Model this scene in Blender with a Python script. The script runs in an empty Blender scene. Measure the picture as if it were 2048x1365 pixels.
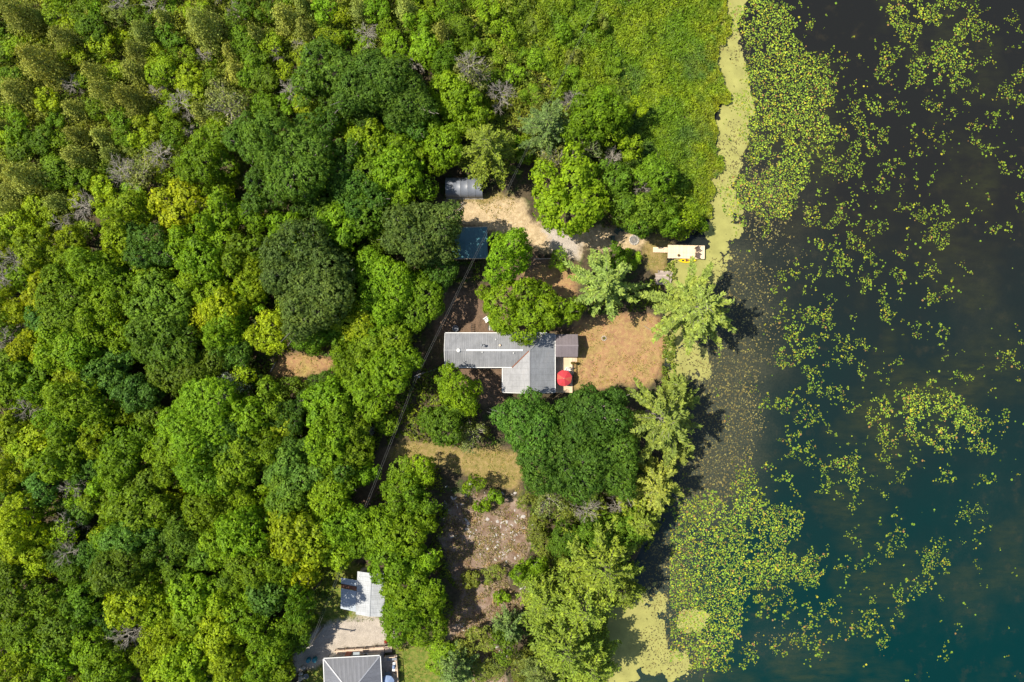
import bpy, math, random
import numpy as np
from mathutils import Vector, Matrix, Quaternion

# ------------------------------------------------------------------ camera, sky, sun, exposure
scene = bpy.context.scene
H = 114.0                       # drone height over the ground
PXM = 12.0                      # photograph pixels per metre on the ground
CX, CY = 1024.0, 682.5
cam = bpy.data.cameras.new('camera')
cam.sensor_width = 36.0
cam.lens = 36.0 * H / (2048 / PXM)
cam.clip_start = 0.5
cam.clip_end = 3000
camo = bpy.data.objects.new('camera', cam)
scene.collection.objects.link(camo)
camo.location = (0, 0, H)
camo.rotation_euler = (0, 0, 0)
scene.camera = camo

SUN_EL, SUN_AZ = math.radians(56.5), math.radians(-8)      # azimuth of travel of the light, from +x
travel = Vector((math.cos(SUN_EL) * math.cos(SUN_AZ), math.cos(SUN_EL) * math.sin(SUN_AZ), -math.sin(SUN_EL)))
world = bpy.data.worlds.new('World')
scene.world = world
world.use_nodes = True
wn = world.node_tree
wn.nodes.clear()
sky = wn.nodes.new('ShaderNodeTexSky')
sky.sky_type = 'NISHITA'
sky.sun_disc = False
sky.sun_elevation = SUN_EL
sky.sun_rotation = math.atan2(-travel.x, -travel.y)
bg = wn.nodes.new('ShaderNodeBackground')
bg.inputs['Strength'].default_value = 0.108
wo = wn.nodes.new('ShaderNodeOutputWorld')
wn.links.new(sky.outputs[0], bg.inputs[0])
wn.links.new(bg.outputs[0], wo.inputs[0])
sun = bpy.data.lights.new('sun', 'SUN')
sun.energy = 5.0
sun.angle = math.radians(0.5)
sun.color = (1.0, 0.93, 0.80)
suno = bpy.data.objects.new('sun', sun)
suno.rotation_euler = travel.to_track_quat('-Z', 'Y').to_euler()
suno.location = (-60, 10, 120)
scene.collection.objects.link(suno)
scene.view_settings.view_transform = 'Standard'
scene.view_settings.look = 'None'
scene.view_settings.exposure = 0.80
scene.view_settings.gamma = 1.0
scene.view_settings.use_curve_mapping = False

COL = scene.collection
RNG = np.random.default_rng(11)
random.seed(5)

# ------------------------------------------------------------------ helpers
def P(px, py, z=0.0):
    k = (H - z) / H
    return Vector(((px - CX) / PXM * k, -(py - CY) / PXM * k, z))

def pxy(px, py):
    return np.stack([(np.asarray(px, float) - CX) / PXM, -(np.asarray(py, float) - CY) / PXM], -1)

def tag(o, label=None, cat=None, group=None, kind=None):
    if label: o['label'] = label
    if cat: o['category'] = cat
    if group: o['group'] = group
    if kind: o['kind'] = kind
    return o

def link(o, parent=None):
    COL.objects.link(o)
    if parent is not None: o.parent = parent
    return o

def empty(name, loc, rz=0.0, label=None, cat=None, group=None):
    o = bpy.data.objects.new(name, None)
    o.empty_display_size = 0.3
    o.location = loc
    o.rotation_euler = (0, 0, rz)
    COL.objects.link(o)
    return tag(o, label, cat, group)

def copy_tree(o, parent=None):
    c = o.copy(); COL.objects.link(c); c.parent = parent
    for ch in list(o.children): copy_tree(ch, c)
    return c

class MB:
    def __init__(s): s.v = []; s.f = []
    def add(s, v, f):
        n = len(s.v); s.v += [tuple(x) for x in v]; s.f += [tuple(i + n for i in q) for q in f]; return s
    def box(s, x0, x1, y0, y1, z0, z1, M=None):
        v = [Vector(c) for c in ((x0,y0,z0),(x1,y0,z0),(x1,y1,z0),(x0,y1,z0),(x0,y0,z1),(x1,y0,z1),(x1,y1,z1),(x0,y1,z1))]
        if M is not None: v = [M @ c for c in v]
        return s.add(v, [(0,3,2,1),(4,5,6,7),(0,1,5,4),(1,2,6,5),(2,3,7,6),(3,0,4,7)])
    def bar(s, a, b, w, h, up=(0,0,1)):
        a, b = Vector(a), Vector(b); d = b - a; L = d.length; d.normalize()
        u = Vector(up); x = d.cross(u)
        if x.length < 1e-4: x = d.cross(Vector((1,0,0)))
        x.normalize(); z = x.cross(d)
        M = Matrix((x, d, z)).transposed().to_4x4(); M.translation = a
        return s.box(-w/2, w/2, 0, L, -h/2, h/2, M)
    def tube(s, pts, radii, n=6, cap=True):
        pts = [Vector(p) for p in pts]; rings = []
        for i, p in enumerate(pts):
            d = (pts[min(i+1, len(pts)-1)] - pts[max(i-1, 0)]).normalized()
            x = d.cross(Vector((0.13,0.27,0.95)))
            if x.length < 1e-3: x = d.cross(Vector((1,0,0)))
            x.normalize(); y = d.cross(x)
            r = radii[i] if hasattr(radii, '__len__') else radii
            rings.append([p + (x*math.cos(2*math.pi*k/n) + y*math.sin(2*math.pi*k/n))*r for k in range(n)])
        v = [c for r in rings for c in r]; f = []
        for i in range(len(pts)-1):
            for k in range(n):
                f.append((i*n+k, i*n+(k+1)%n, (i+1)*n+(k+1)%n, (i+1)*n+k))
        if cap:
            f.append(tuple(range(n))[::-1]); f.append(tuple((len(pts)-1)*n+k for k in range(n)))
        return s.add(v, f)
    def lathe(s, prof, n=16, c=(0,0,0), sx=1, sy=1):
        v = []; f = []
        for r, z in prof:
            for k in range(n):
                a = 2*math.pi*k/n; v.append((c[0]+r*sx*math.cos(a), c[1]+r*sy*math.sin(a), c[2]+z))
        for i in range(len(prof)-1):
            for k in range(n):
                f.append((i*n+k, i*n+(k+1)%n, (i+1)*n+(k+1)%n, (i+1)*n+k))
        f.append(tuple(range(n))[::-1]); f.append(tuple((len(prof)-1)*n+k for k in range(n)))
        return s.add(v, f)
    def build(s, name, mat, parent=None, smooth=False, loc=None):
        me = bpy.data.meshes.new(name); me.from_pydata(s.v, [], s.f)
        if smooth: me.polygons.foreach_set('use_smooth', [True]*len(me.polygons))
        me.materials.append(mat); me.update()
        o = bpy.data.objects.new(name, me)
        if loc is not None: o.location = loc
        return link(o, parent)

def rock_mesh(name, r, seed, flat=0.55, mat=None):
    rr = random.Random(seed); v = []; f = []
    n, m = 9, 5
    for i in range(m+1):
        th = math.pi*i/m
        for k in range(n):
            a = 2*math.pi*k/n
            q = r*(0.75+0.45*rr.random())
            v.append((q*math.sin(th)*math.cos(a), q*math.sin(th)*math.sin(a)*0.8, q*math.cos(th)*flat))
    for i in range(m):
        for k in range(n):
            f.append((i*n+k, (i+1)*n+k, (i+1)*n+(k+1)%n, i*n+(k+1)%n))
    me = bpy.data.meshes.new(name); me.from_pydata(v, [], f); me.materials.append(mat)
    return me

def quads_mesh(name, V, mat, nv=4, cols=None):
    """V: (n, nv, 3) one polygon per row"""
    V = np.ascontiguousarray(V, dtype=np.float32); n = len(V)
    me = bpy.data.meshes.new(name)
    me.vertices.add(n*nv); me.vertices.foreach_set('co', V.reshape(-1))
    me.loops.add(n*nv); me.loops.foreach_set('vertex_index', np.arange(n*nv, dtype=np.int32))
    me.polygons.add(n); me.polygons.foreach_set('loop_start', np.arange(0, n*nv, nv, dtype=np.int32))
    me.polygons.foreach_set('loop_total', np.full(n, nv, dtype=np.int32))
    if cols is not None:
        at = me.color_attributes.new('tone', 'FLOAT_COLOR', 'POINT')
        c = np.ones((n, nv, 4), np.float32); c[:, :, :3] = cols[:, None, :]
        at.data.foreach_set('color', c.reshape(-1))
    me.materials.append(mat); me.update(calc_edges=True); me.validate()
    return me

def nrm(a): return a/np.maximum(np.linalg.norm(a, axis=-1, keepdims=True), 1e-9)

def leaf_quads(C, N, size, rng, aspect=0.75, U=None):
    """leaf-shaped quads at centres C facing N"""
    n = len(C); N = nrm(N)
    if U is None: U = rng.normal(size=(n, 3))
    U = nrm(U - (U*N).sum(-1, keepdims=True)*N); Wd = np.cross(N, U)
    s = np.broadcast_to(np.asarray(size), (n,))[:, None]
    j = rng.uniform(0.7, 1.3, (n, 4, 1))
    V = np.empty((n, 4, 3))
    V[:, 0] = C + U*s*j[:, 0]*0.62
    V[:, 1] = C + Wd*s*aspect*j[:, 1]*0.55 - N*s*0.10
    V[:, 2] = C - U*s*j[:, 2]*0.62
    V[:, 3] = C - Wd*s*aspect*j[:, 3]*0.55 - N*s*0.10
    return V

def disc_polys(C, r, rng, n=6, notch=True):
    m = len(C); a0 = rng.uniform(0, 6.283, (m, 1)); a = a0 + np.linspace(0.25 if notch else 0, 6.03 if notch else 6.283*(n-1)/n, n)[None]
    rr = (r[:, None])*rng.uniform(0.85, 1.12, (m, n))
    V = np.zeros((m, n, 3)); V[:, :, 0] = C[:, 0:1] + rr*np.cos(a); V[:, :, 1] = C[:, 1:2] + rr*np.sin(a); V[:, :, 2] = C[:, 2:3]
    return V

def inpoly(pts, poly):
    x, y = pts[:, 0], pts[:, 1]; ins = np.zeros(len(pts), bool); p = np.asarray(poly, float)
    for i in range(len(p)):
        x0, y0 = p[i]; x1, y1 = p[(i+1) % len(p)]
        c = (y0 > y) != (y1 > y)
        with np.errstate(divide='ignore', invalid='ignore'):
            xi = (x1-x0)*(y-y0)/(y1-y0) + x0
        ins ^= c & (x < xi)
    return ins

def sdist(pts, poly):
    """signed distance in the units of pts, positive inside"""
    p = np.asarray(poly, float); d = np.full(len(pts), 1e9)
    for i in range(len(p)):
        a = p[i]; b = p[(i+1) % len(p)]; ab = b-a
        t = np.clip(((pts-a)@ab)/max(ab@ab, 1e-9), 0, 1)
        q = a + t[:, None]*ab
        d = np.minimum(d, np.hypot(*(pts-q).T))
    return np.where(inpoly(pts, poly), d, -d)

_lat = np.random.default_rng(3).random((512, 512))
def vnoise(x, y):
    xi = np.floor(x).astype(int); yi = np.floor(y).astype(int); fx = x-xi; fy = y-yi
    fx = fx*fx*(3-2*fx); fy = fy*fy*(3-2*fy)
    g = lambda a, b: _lat[a % 512, b % 512]
    return (g(xi, yi)*(1-fx)+g(xi+1, yi)*fx)*(1-fy) + (g(xi, yi+1)*(1-fx)+g(xi+1, yi+1)*fx)*fy
def fbm(x, y, o=4):
    s = 0; a = 0.5; t = 0
    for i in range(o):
        s = s + a*vnoise(x*2**i+17*i, y*2**i+31*i); t += a; a *= 0.5
    return s/t

# ------------------------------------------------------------------ materials
def newmat(name):
    m = bpy.data.materials.new(name); m.use_nodes = True; nt = m.node_tree; nt.nodes.clear()
    return m, nt, nt.nodes, nt.links
def out(nt, sock):
    o = nt.nodes.new('ShaderNodeOutputMaterial'); nt.links.new(sock, o.inputs['Surface'])
def node(nt, t, **kw):
    n = nt.nodes.new(t)
    for k, v in kw.items():
        if k in n.inputs.keys(): n.inputs[k].default_value = v
        else: setattr(n, k, v)
    return n
def mixc(nt, fac, a, b, mode='MIX'):
    n = nt.nodes.new('ShaderNodeMix'); n.data_type = 'RGBA'; n.blend_type = mode
    for sock, val in ((n.inputs[0], fac), (n.inputs[6], a), (n.inputs[7], b)):
        if hasattr(val, 'is_output'): nt.links.new(val, sock)
        elif isinstance(val, (int, float)): sock.default_value = val
        else: sock.default_value = (*val, 1)
    return n.outputs[2]
def mathn(nt, op, a, b=0.0, c=0.0, clamp=False):
    n = nt.nodes.new('ShaderNodeMath'); n.operation = op; n.use_clamp = clamp
    for s, v in zip(n.inputs, (a, b, c)):
        if hasattr(v, 'is_output'): nt.links.new(v, s)
        else: s.default_value = v
    return n.outputs[0]
def noise(nt, vec, scale, detail=3, rough=0.6):
    n = node(nt, 'ShaderNodeTexNoise', Scale=scale, Detail=detail, Roughness=rough)
    if vec is not None: nt.links.new(vec, n.inputs['Vector'])
    return n.outputs['Fac']
def ramp(nt, fac, lo, hi):
    n = nt.nodes.new('ShaderNodeMapRange'); n.clamp = True
    nt.links.new(fac, n.inputs[0]); n.inputs[1].default_value = lo; n.inputs[2].default_value = hi
    return n.outputs[0]
def bump(nt, h, strength, dist=0.05):
    n = node(nt, 'ShaderNodeBump', Strength=strength, Distance=dist); nt.links.new(h, n.inputs['Height'])
    return n.outputs['Normal']
def principled(nt, col, rough=0.7, spec=0.3, normal=None, metal=0.0):
    b = nt.nodes.new('ShaderNodeBsdfPrincipled')
    if hasattr(col, 'is_output'): nt.links.new(col, b.inputs['Base Color'])
    else: b.inputs['Base Color'].default_value = (*col, 1)
    b.inputs['Roughness'].default_value = rough; b.inputs['Specular IOR Level'].default_value = spec
    b.inputs['Metallic'].default_value = metal
    if normal is not None: nt.links.new(normal, b.inputs['Normal'])
    return b.outputs[0]

def leafmat(name, use='object', rough=0.5, trans=0.40, var=(0.6, 1.45)):
    m, nt, N, L = newmat(name)
    geo = N.new('ShaderNodeNewGeometry')
    if use == 'object':
        src = N.new('ShaderNodeObjectInfo').outputs['Color']
    else:
        a = N.new('ShaderNodeAttribute'); a.attribute_name = 'tone'; src = a.outputs['Color']
    tc = N.new('ShaderNodeTexCoord')
    rnd = geo.outputs['Random Per Island']
    k = mathn(nt, 'MULTIPLY_ADD', rnd, var[1]-var[0], var[0])
    big = noise(nt, tc.outputs['Object'], 0.55, 2)
    patch = ramp(nt, big, 0.42, 0.72)
    warm = mixc(nt, mathn(nt, 'MULTIPLY', patch, 0.75), src, mixc(nt, 1.0, src, (1.38, 1.18, 0.8), 'MULTIPLY'))
    lobe = noise(nt, tc.outputs['Object'], 1.1, 2); k = mathn(nt, 'MULTIPLY', k, mathn(nt, 'MULTIPLY_ADD', lobe, 1.1, 0.45)); val = warm
    sc = N.new('ShaderNodeVectorMath'); sc.operation = 'SCALE'; L.new(val, sc.inputs[0]); L.new(k, sc.inputs['Scale'])
    d = principled(nt, sc.outputs[0], rough, 0.16)
    t = N.new('ShaderNodeBsdfTranslucent')
    tcol = mixc(nt, 1.0, sc.outputs[0], (1.7, 1.5, 0.45), 'MULTIPLY'); L.new(tcol, t.inputs[0])
    mx = N.new('ShaderNodeMixShader'); mx.inputs[0].default_value = trans
    L.new(d, mx.inputs[1]); L.new(t.outputs[0], mx.inputs[2]); out(nt, mx.outputs[0])
    return m

EXK = 0.80
def plainmat(name, col, rough=0.6, spec=0.3, var=0.25, scale=3.0, metal=0.0, objcol=False, bumps=0.0, bscale=12):
    m, nt, N, L = newmat(name)
    tc = N.new('ShaderNodeTexCoord')
    n1 = noise(nt, tc.outputs['Object'], scale, 4)
    col = tuple(x*EXK for x in col)
    base = N.new('ShaderNodeObjectInfo').outputs['Color'] if objcol else None
    c = mixc(nt, ramp(nt, n1, 0.3, 0.7), tuple(x*(1-var) for x in col), tuple(min(1, x*(1+var)) for x in col))
    if base is not None: c = mixc(nt, 1.0, c, base, 'MULTIPLY')
    nor = bump(nt, noise(nt, tc.outputs['Object'], bscale, 4), bumps, 0.03) if bumps else None
    out(nt, principled(nt, c, rough, spec, nor, metal)); return m

LEAF = leafmat('broad_leaf', rough=0.6, var=(0.62, 1.4))
NEEDLE = leafmat('needle_leaf', rough=0.6, trans=0.22, var=(0.65, 1.35))
COVER = leafmat('cover_leaf', use='tone')
BARK = plainmat('bark', (0.13, 0.11, 0.09), 0.9, 0.1, 0.35, 4, bumps=0.5)
DEADWOOD = plainmat('dead_wood', (0.31, 0.28, 0.235), 0.9, 0.1, 0.3, 2)
PAD = leafmat('lily_pad_leaf', use='tone', rough=0.4, trans=0.08, var=(0.75, 1.25))
WEED = plainmat('duckweed', (0.300, 0.290, 0.088), 0.85, 0.15, 0.16, 0.5)
METAL_ROOF = plainmat('painted_metal_roof', (1, 1, 1), 0.45, 0.5, 0.08, 1.2, objcol=True)
def roofmat(name):
    m, nt, N, L = newmat(name); tc = N.new('ShaderNodeTexCoord'); pos = tc.outputs['Object']
    mp = N.new('ShaderNodeMapping'); mp.inputs['Scale'].default_value = (7.0, 0.7, 1.0); L.new(pos, mp.inputs[0])
    st = noise(nt, mp.outputs[0], 1.0, 5, 0.75); bl = noise(nt, pos, 0.45, 4, 0.6); fi = noise(nt, pos, 9.0, 3, 0.7)
    k = mathn(nt, 'MULTIPLY', mathn(nt, 'MULTIPLY_ADD', st, 0.75, 0.38), mathn(nt, 'MULTIPLY_ADD', bl, 0.75, 0.52))
    k = mathn(nt, 'MULTIPLY', k, mathn(nt, 'MULTIPLY_ADD', fi, 0.4, 0.72))
    src = mixc(nt, mathn(nt, 'MULTIPLY', ramp(nt, bl, 0.55, 0.75), 0.25), N.new('ShaderNodeObjectInfo').outputs['Color'], (0.20, 0.165, 0.13))
    sc = N.new('ShaderNodeVectorMath'); sc.operation = 'SCALE'; L.new(src, sc.inputs[0]); L.new(k, sc.inputs['Scale'])
    out(nt, principled(nt, sc.outputs[0], 0.65, 0.35, bump(nt, st, 0.2, 0.03))); return m
OLD_ROOF = roofmat('weathered_metal_roof')
TRIM = plainmat('white_trim', (0.72, 0.72, 0.70), 0.5, 0.3, 0.06, 3)
SIDING = plainmat('house_siding', (0.48, 0.47, 0.43), 0.7, 0.2, 0.08, 2)
GLASS = plainmat('window_glass', (0.02, 0.03, 0.035), 0.08, 0.6, 0.1, 1)
DOORM = plainmat('door_paint', (0.32, 0.09, 0.06), 0.5, 0.3, 0.1, 2)
WOOD_NEW = plainmat('new_deck_wood', (0.72, 0.55, 0.38), 0.7, 0.2, 0.12, 2.5, objcol=True)
WOOD_OLD = plainmat('weathered_deck_wood', (0.33, 0.27, 0.23), 0.85, 0.15, 0.2, 2.5, objcol=True)
RUST = plainmat('rust', (0.20, 0.085, 0.05), 0.85, 0.2, 0.35, 2.5)
BLACK = plainmat('black_metal', (0.018, 0.018, 0.02), 0.5, 0.4, 0.2, 3)
REDF = plainmat('red_fabric', (0.50, 0.040, 0.055), 0.75, 0.2, 0.12, 1.5, objcol=True)
BLUEF = plainmat('blue_grey_fabric', (0.20, 0.27, 0.42), 0.75, 0.2, 0.1, 1.5)
YELLOW = plainmat('yellow_plastic', (0.85, 0.62, 0.01), 0.35, 0.5, 0.05, 2)
BROWNP = plainmat('brown_plastic', (0.085, 0.055, 0.045), 0.5, 0.4, 0.15, 4)
GREENP = plainmat('dark_green_plastic', (0.03, 0.07, 0.06), 0.5, 0.4, 0.2, 4)
WHITEP = plainmat('white_plastic', (0.75, 0.75, 0.73), 0.4, 0.4, 0.05, 4)
TEALP = plainmat('teal_plastic', (0.03, 0.22, 0.28), 0.45, 0.4, 0.1, 4)
GREYP = plainmat('grey_plastic', (0.22, 0.23, 0.25), 0.5, 0.4, 0.1, 4)
TERRA = plainmat('terracotta', (0.35, 0.12, 0.06), 0.8, 0.2, 0.15, 4)
STONE = plainmat('pale_stone', (0.50, 0.46, 0.40), 0.9, 0.15, 0.3, 5, bumps=0.4)
STONEW = plainmat('white_limestone', (0.44, 0.41, 0.38), 0.9, 0.15, 0.3, 4, bumps=0.5)
ASH = plainmat('ash', (0.20, 0.19, 0.18), 0.95, 0.1, 0.4, 5)
TARP = plainmat('grey_tarp', (0.165, 0.18, 0.215), 0.45, 0.45, 0.12, 0.8, bumps=0.5, bscale=1.6)
WIRE = plainmat('wire', (0.14, 0.14, 0.135), 0.6, 0.3, 0.1, 1)
POLEW = plainmat('pole_wood', (0.30, 0.26, 0.22), 0.85, 0.2, 0.2, 3)

# ------------------------------------------------------------------ the ground
SHORE = [(1452,-3000),(1452,0),(1446,60),(1440,100),(1428,150),(1444,190),(1430,230),(1440,270),(1418,300),(1432,330),(1418,360),(1424,390),(1412,420),(1400,455),
         (1385,478),(1356,486),(1338,500),(1338,530),(1346,556),(1342,585),(1330,640),(1338,690),(1334,735),(1345,770),(1372,800),(1385,850),(1380,900),(1352,960),
         (1330,1010),(1300,1070),(1285,1110),(1240,1150),(1195,1200),(1180,1240),(1195,1290),(1210,1340),(1215,1365),(1230,1600),(1230,4000)]
LAND = SHORE + [(-5000,4000),(-5000,-3000)]
Z_SAND = [(875,408),(905,402),(948,404),(965,415),(985,402),(1010,396),(1045,400),(1062,440),(1100,455),(1140,462),(1200,458),(1260,456),(1292,478),(1275,503),(1205,503),(1165,490),(1160,512),(1120,522),(1105,503),(1075,498),(1050,490),(1020,472),(985,468),(960,452),(925,452),(895,452),(876,430)]
Z_GRAV = [(1084,456),(1125,452),(1145,478),(1165,490),(1152,516),(1120,516),(1100,490)]
Z_GRAV2 = [(596,1290),(640,1250),(690,1240),(745,1226),(792,1262),(790,1290),(690,1300),(640,1330),(600,1345),(586,1330)]
Z_DRY = [(1150,640),(1230,625),(1300,625),(1345,650),(1340,700),(1325,745),(1290,775),(1240,765),(1200,785),(1150,775),(1140,740)]
Z_DRY2 = [(1050,540),(1150,530),(1155,600),(1060,600)]
Z_CLEAR = [(535,752),(560,712),(590,706),(668,714),(672,742),(625,749),(606,762),(570,752)]
Z_OLIVE = [(900,396),(1000,388),(1035,400),(1030,420),(1020,452),(1000,458),(976,430),(950,408),(905,402)]
Z_OLIVE2 = [(1286,486),(1330,462),(1342,490),(1346,548),(1310,550),(1285,520)]
Z_LAWN = [(775,918),(800,878),(850,884),(920,896),(990,894),(1036,908),(1052,935),(1036,985),(975,968),(900,935),(820,925)]
Z_MUD = [(905,1000),(945,985),(1050,1005),(1062,1060),(1055,1120),(1010,1140),(1020,1180),(1062,1190),(1040,1220),(965,1250),(1000,1300),(1010,1365),(930,1365),(890,1250),(920,1200),(900,1130),(880,1080)]
Z_BROWN = [(865,585),(985,570),(1000,540),(1060,500),(1110,520),(1150,600),(1170,660),(985,670),(870,670)]
Z_BROWN2 = [(893,735),(1010,735),(1010,815),(960,810),(930,790)]
Z_BROWN3 = [(760,900),(790,890),(780,960),(760,1010),(700,1020),(720,950)]
Z_GREEN = [(795,1296),(850,1285),(885,1330),(890,1420),(795,1420)]
Z_GREEN2 = [(606,1345),(660,1320),(660,1420),(600,1420)]
Z_GREEN3 = [(585,1150),(680,1120),(740,1130),(780,1240),(690,1245),(640,1255),(590,1290)]

def axis(lo, hi, step):
    inner = np.arange(lo, hi+1e-6, step)
    tail = np.array([2, 6, 14, 30, 60, 120, 240, 500.])
    return np.concatenate([(lo-tail)[::-1], inner, hi+tail])
gx = axis(-90, 38, 0.4); gy = axis(-62, 62, 0.4)
GX, GY = np.meshgrid(gx, gy)
gp = np.stack([GX.ravel()*PXM+CX, CY-GY.ravel()*PXM], -1)
land_d = sdist(gp, LAND)/PXM + 2.2*(fbm(gp[:, 0]/24+3, gp[:, 1]/24, 3)-0.5)
rel = (fbm(GX.ravel()*0.12, GY.ravel()*0.12)-0.5)*0.5 + (fbm(GX.ravel()*0.9+40, GY.ravel()*0.9)-0.5)*0.12
def zone(polys, soft=1.3):
    d = np.max([sdist(gp, q)/PXM for q in polys], axis=0)
    return np.clip(0.5 + d/(2*soft), 0, 1)
zs = {'sand': zone([Z_SAND]), 'gravel': zone([Z_GRAV, Z_GRAV2]), 'dry': zone([Z_DRY, Z_DRY2, Z_CLEAR]), 'olive': zone([Z_OLIVE, Z_OLIVE2, Z_LAWN]),
      'mud': zone([Z_MUD]), 'brown': zone([Z_BROWN, Z_BROWN2, Z_BROWN3]), 'green': zone([Z_GREEN, Z_GREEN2, Z_GREEN3])}
clear = np.clip(np.max([zs[k] for k in ('sand','gravel','dry','olive','brown','green')], axis=0)*2, 0, 1)
flat = np.clip(np.max(np.stack([sdist(gp, [(870,350),(1420,350),(1420,800),(870,800)]), sdist(gp, [(590,1120),(870,1120),(870,1480),(590,1480)])]), 0)/PXM/4+1, 0, 1)
gz = rel*(1-flat)*(1-0.6*clear) + np.where(flat > 0, rel*0.04*flat, 0)
gz = np.minimum(gz, 0.06)
gz = np.where(land_d < 2.0, gz*np.clip(land_d/2, 0, 1) - np.clip((1.2-land_d)/2.4, 0, 3)*0.9, gz)
nyv, nxv = GX.shape

m, nt, N, L = newmat('ground_soil')
tc = N.new('ShaderNodeTexCoord'); pos = tc.outputs['Object']
a1 = N.new('ShaderNodeAttribute'); a1.attribute_name = 'soil_a'
a2 = N.new('ShaderNodeAttribute'); a2.attribute_name = 'soil_b'
s1 = N.new('ShaderNodeSeparateColor'); L.new(a1.outputs['Color'], s1.inputs[0])
s2 = N.new('ShaderNodeSeparateColor'); L.new(a2.outputs['Color'], s2.inputs[0])
nb = noise(nt, pos, 0.5, 5, 0.65); nf = noise(nt, pos, 5.0, 5, 0.75); ns = noise(nt, pos, 1.6, 4, 0.7); n4 = noise(nt, pos, 0.25, 3)
def zmask(sock, sharp=3.0):
    e = mathn(nt, 'MULTIPLY_ADD', mathn(nt, 'SUBTRACT', nb, 0.5), 1.5, sock)
    e = mathn(nt, 'MULTIPLY_ADD', mathn(nt, 'SUBTRACT', nf, 0.5), 0.5, e)
    return mathn(nt, 'MULTIPLY_ADD', mathn(nt, 'SUBTRACT', e, 0.5), sharp, 0.5, clamp=True)
def two(c1, c2, n, lo=0.35, hi=0.65): return mixc(nt, ramp(nt, n, lo, hi), c1, c2)
c = two((0.055, 0.045, 0.028), (0.10, 0.075, 0.045), ns)
c = mixc(nt, ramp(nt, nb, 0.5, 0.62), c, (0.05, 0.075, 0.02))
c = mixc(nt, zmask(s1.outputs[0]), c, two((0.20, 0.13, 0.085), (0.11, 0.075, 0.05), ns))                 # brown duff
c = mixc(nt, zmask(s1.outputs[1]), c, two((0.155, 0.098, 0.065), (0.275, 0.205, 0.158), nb, 0.38, 0.62))              # mud
c = mixc(nt, zmask(s2.outputs[2], 2.0), c, mixc(nt, ramp(nt, ns, 0.45, 0.7), two((0.10, 0.15, 0.02), (0.15, 0.185, 0.035), ns), (0.22, 0.17, 0.05)))   # green lawn
c = mixc(nt, zmask(s1.outputs[2], 2.0), c, mixc(nt, ramp(nt, ns, 0.4, 0.7), two((0.245, 0.185, 0.062), (0.185, 0.170, 0.045), nb), (0.31, 0.215, 0.10)))    # olive dry lawn
dry = mixc(nt, ramp(nt, ns, 0.4, 0.7), two((0.36, 0.200, 0.105), (0.27, 0.150, 0.085), nb), (0.35, 0.25, 0.10))
dry = mixc(nt, mathn(nt, 'MULTIPLY', ramp(nt, n4, 0.5, 0.7), 0.5), dry, (0.30, 0.26, 0.07))
c = mixc(nt, zmask(s2.outputs[0], 2.2), c, dry)
sand = mixc(nt, ramp(nt, ns, 0.35, 0.7), two((0.44, 0.325, 0.185), (0.34, 0.255, 0.135), nb), (0.52, 0.40, 0.25))
c = mixc(nt, zmask(s2.outputs[1], 2.4), c, sand)
ag = N.new('ShaderNodeAttribute'); ag.attribute_name = 'soil_c'
s3 = N.new('ShaderNodeSeparateColor'); L.new(ag.outputs['Color'], s3.inputs[0])
c = mixc(nt, zmask(s3.outputs[0], 2.5), c, two((0.33, 0.285, 0.24), (0.45, 0.395, 0.33), nf))
speck = noise(nt, pos, 9.0, 4, 0.8)
k = mathn(nt, 'MULTIPLY', mathn(nt, 'MULTIPLY_ADD', speck, 1.0, 0.36), mathn(nt, 'MULTIPLY_ADD', noise(nt, pos, 0.8, 5, 0.7), 0.9, 0.55))
sc = N.new('ShaderNodeVectorMath'); sc.operation = 'SCALE'; L.new(c, sc.inputs[0]); L.new(k, sc.inputs['Scale'])
out(nt, principled(nt, sc.outputs[0], 0.95, 0.1, bump(nt, nf, 0.9, 0.12)))
SOIL = m

faces = np.arange((nyv-1)*(nxv-1)); fi = faces//(nxv-1); fj = faces % (nxv-1)
quad = np.stack([fi*nxv+fj, fi*nxv+fj+1, (fi+1)*nxv+fj+1, (fi+1)*nxv+fj], -1)
fland = land_d[quad].max(1)
keep = fland > -6
def fz(k): return zs[k][quad].mean(1)
owner = np.zeros(len(quad), int)
owner[np.maximum(fz('dry'), fz('olive')) > 0.5] = 1
owner[fz('green') > 0.5] = 1
owner[fz('mud') > 0.5] = 3
owner[fz('sand') > 0.5] = 2
owner[fz('gravel') > 0.5] = 4
VALL = np.stack([GX.ravel(), GY.ravel(), gz], -1)
for oid, nm in enumerate(['ground', 'lawn', 'driveway', 'muddy_ground', 'gravel_ground']):
    q = quad[keep & (owner == oid)]
    used, inv = np.unique(q, return_inverse=True); inv = inv.reshape(q.shape)
    me = bpy.data.meshes.new(nm)
    me.vertices.add(len(used)); me.vertices.foreach_set('co', VALL[used].astype(np.float32).ravel())
    me.loops.add(inv.size); me.loops.foreach_set('vertex_index', inv.astype(np.int32).ravel())
    me.polygons.add(len(q)); me.polygons.foreach_set('loop_start', np.arange(0, inv.size, 4, dtype=np.int32)); me.polygons.foreach_set('loop_total', np.full(len(q), 4, np.int32))
    me.polygons.foreach_set('use_smooth', np.ones(len(q), bool))
    for an, ks in (('soil_a', ('brown', 'mud', 'olive')), ('soil_b', ('dry', 'sand', 'green')), ('soil_c', ('gravel', 'gravel', 'gravel'))):
        at = me.color_attributes.new(an, 'FLOAT_COLOR', 'POINT')
        cc = np.ones((len(used), 4), np.float32)
        for i, kk in enumerate(ks): cc[:, i] = zs[kk][used]
        at.data.foreach_set('color', cc.ravel())
    me.materials.append(SOIL); me.update(calc_edges=True); me.validate()
    tag(link(bpy.data.objects.new(nm, me)), kind='structure')
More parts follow.
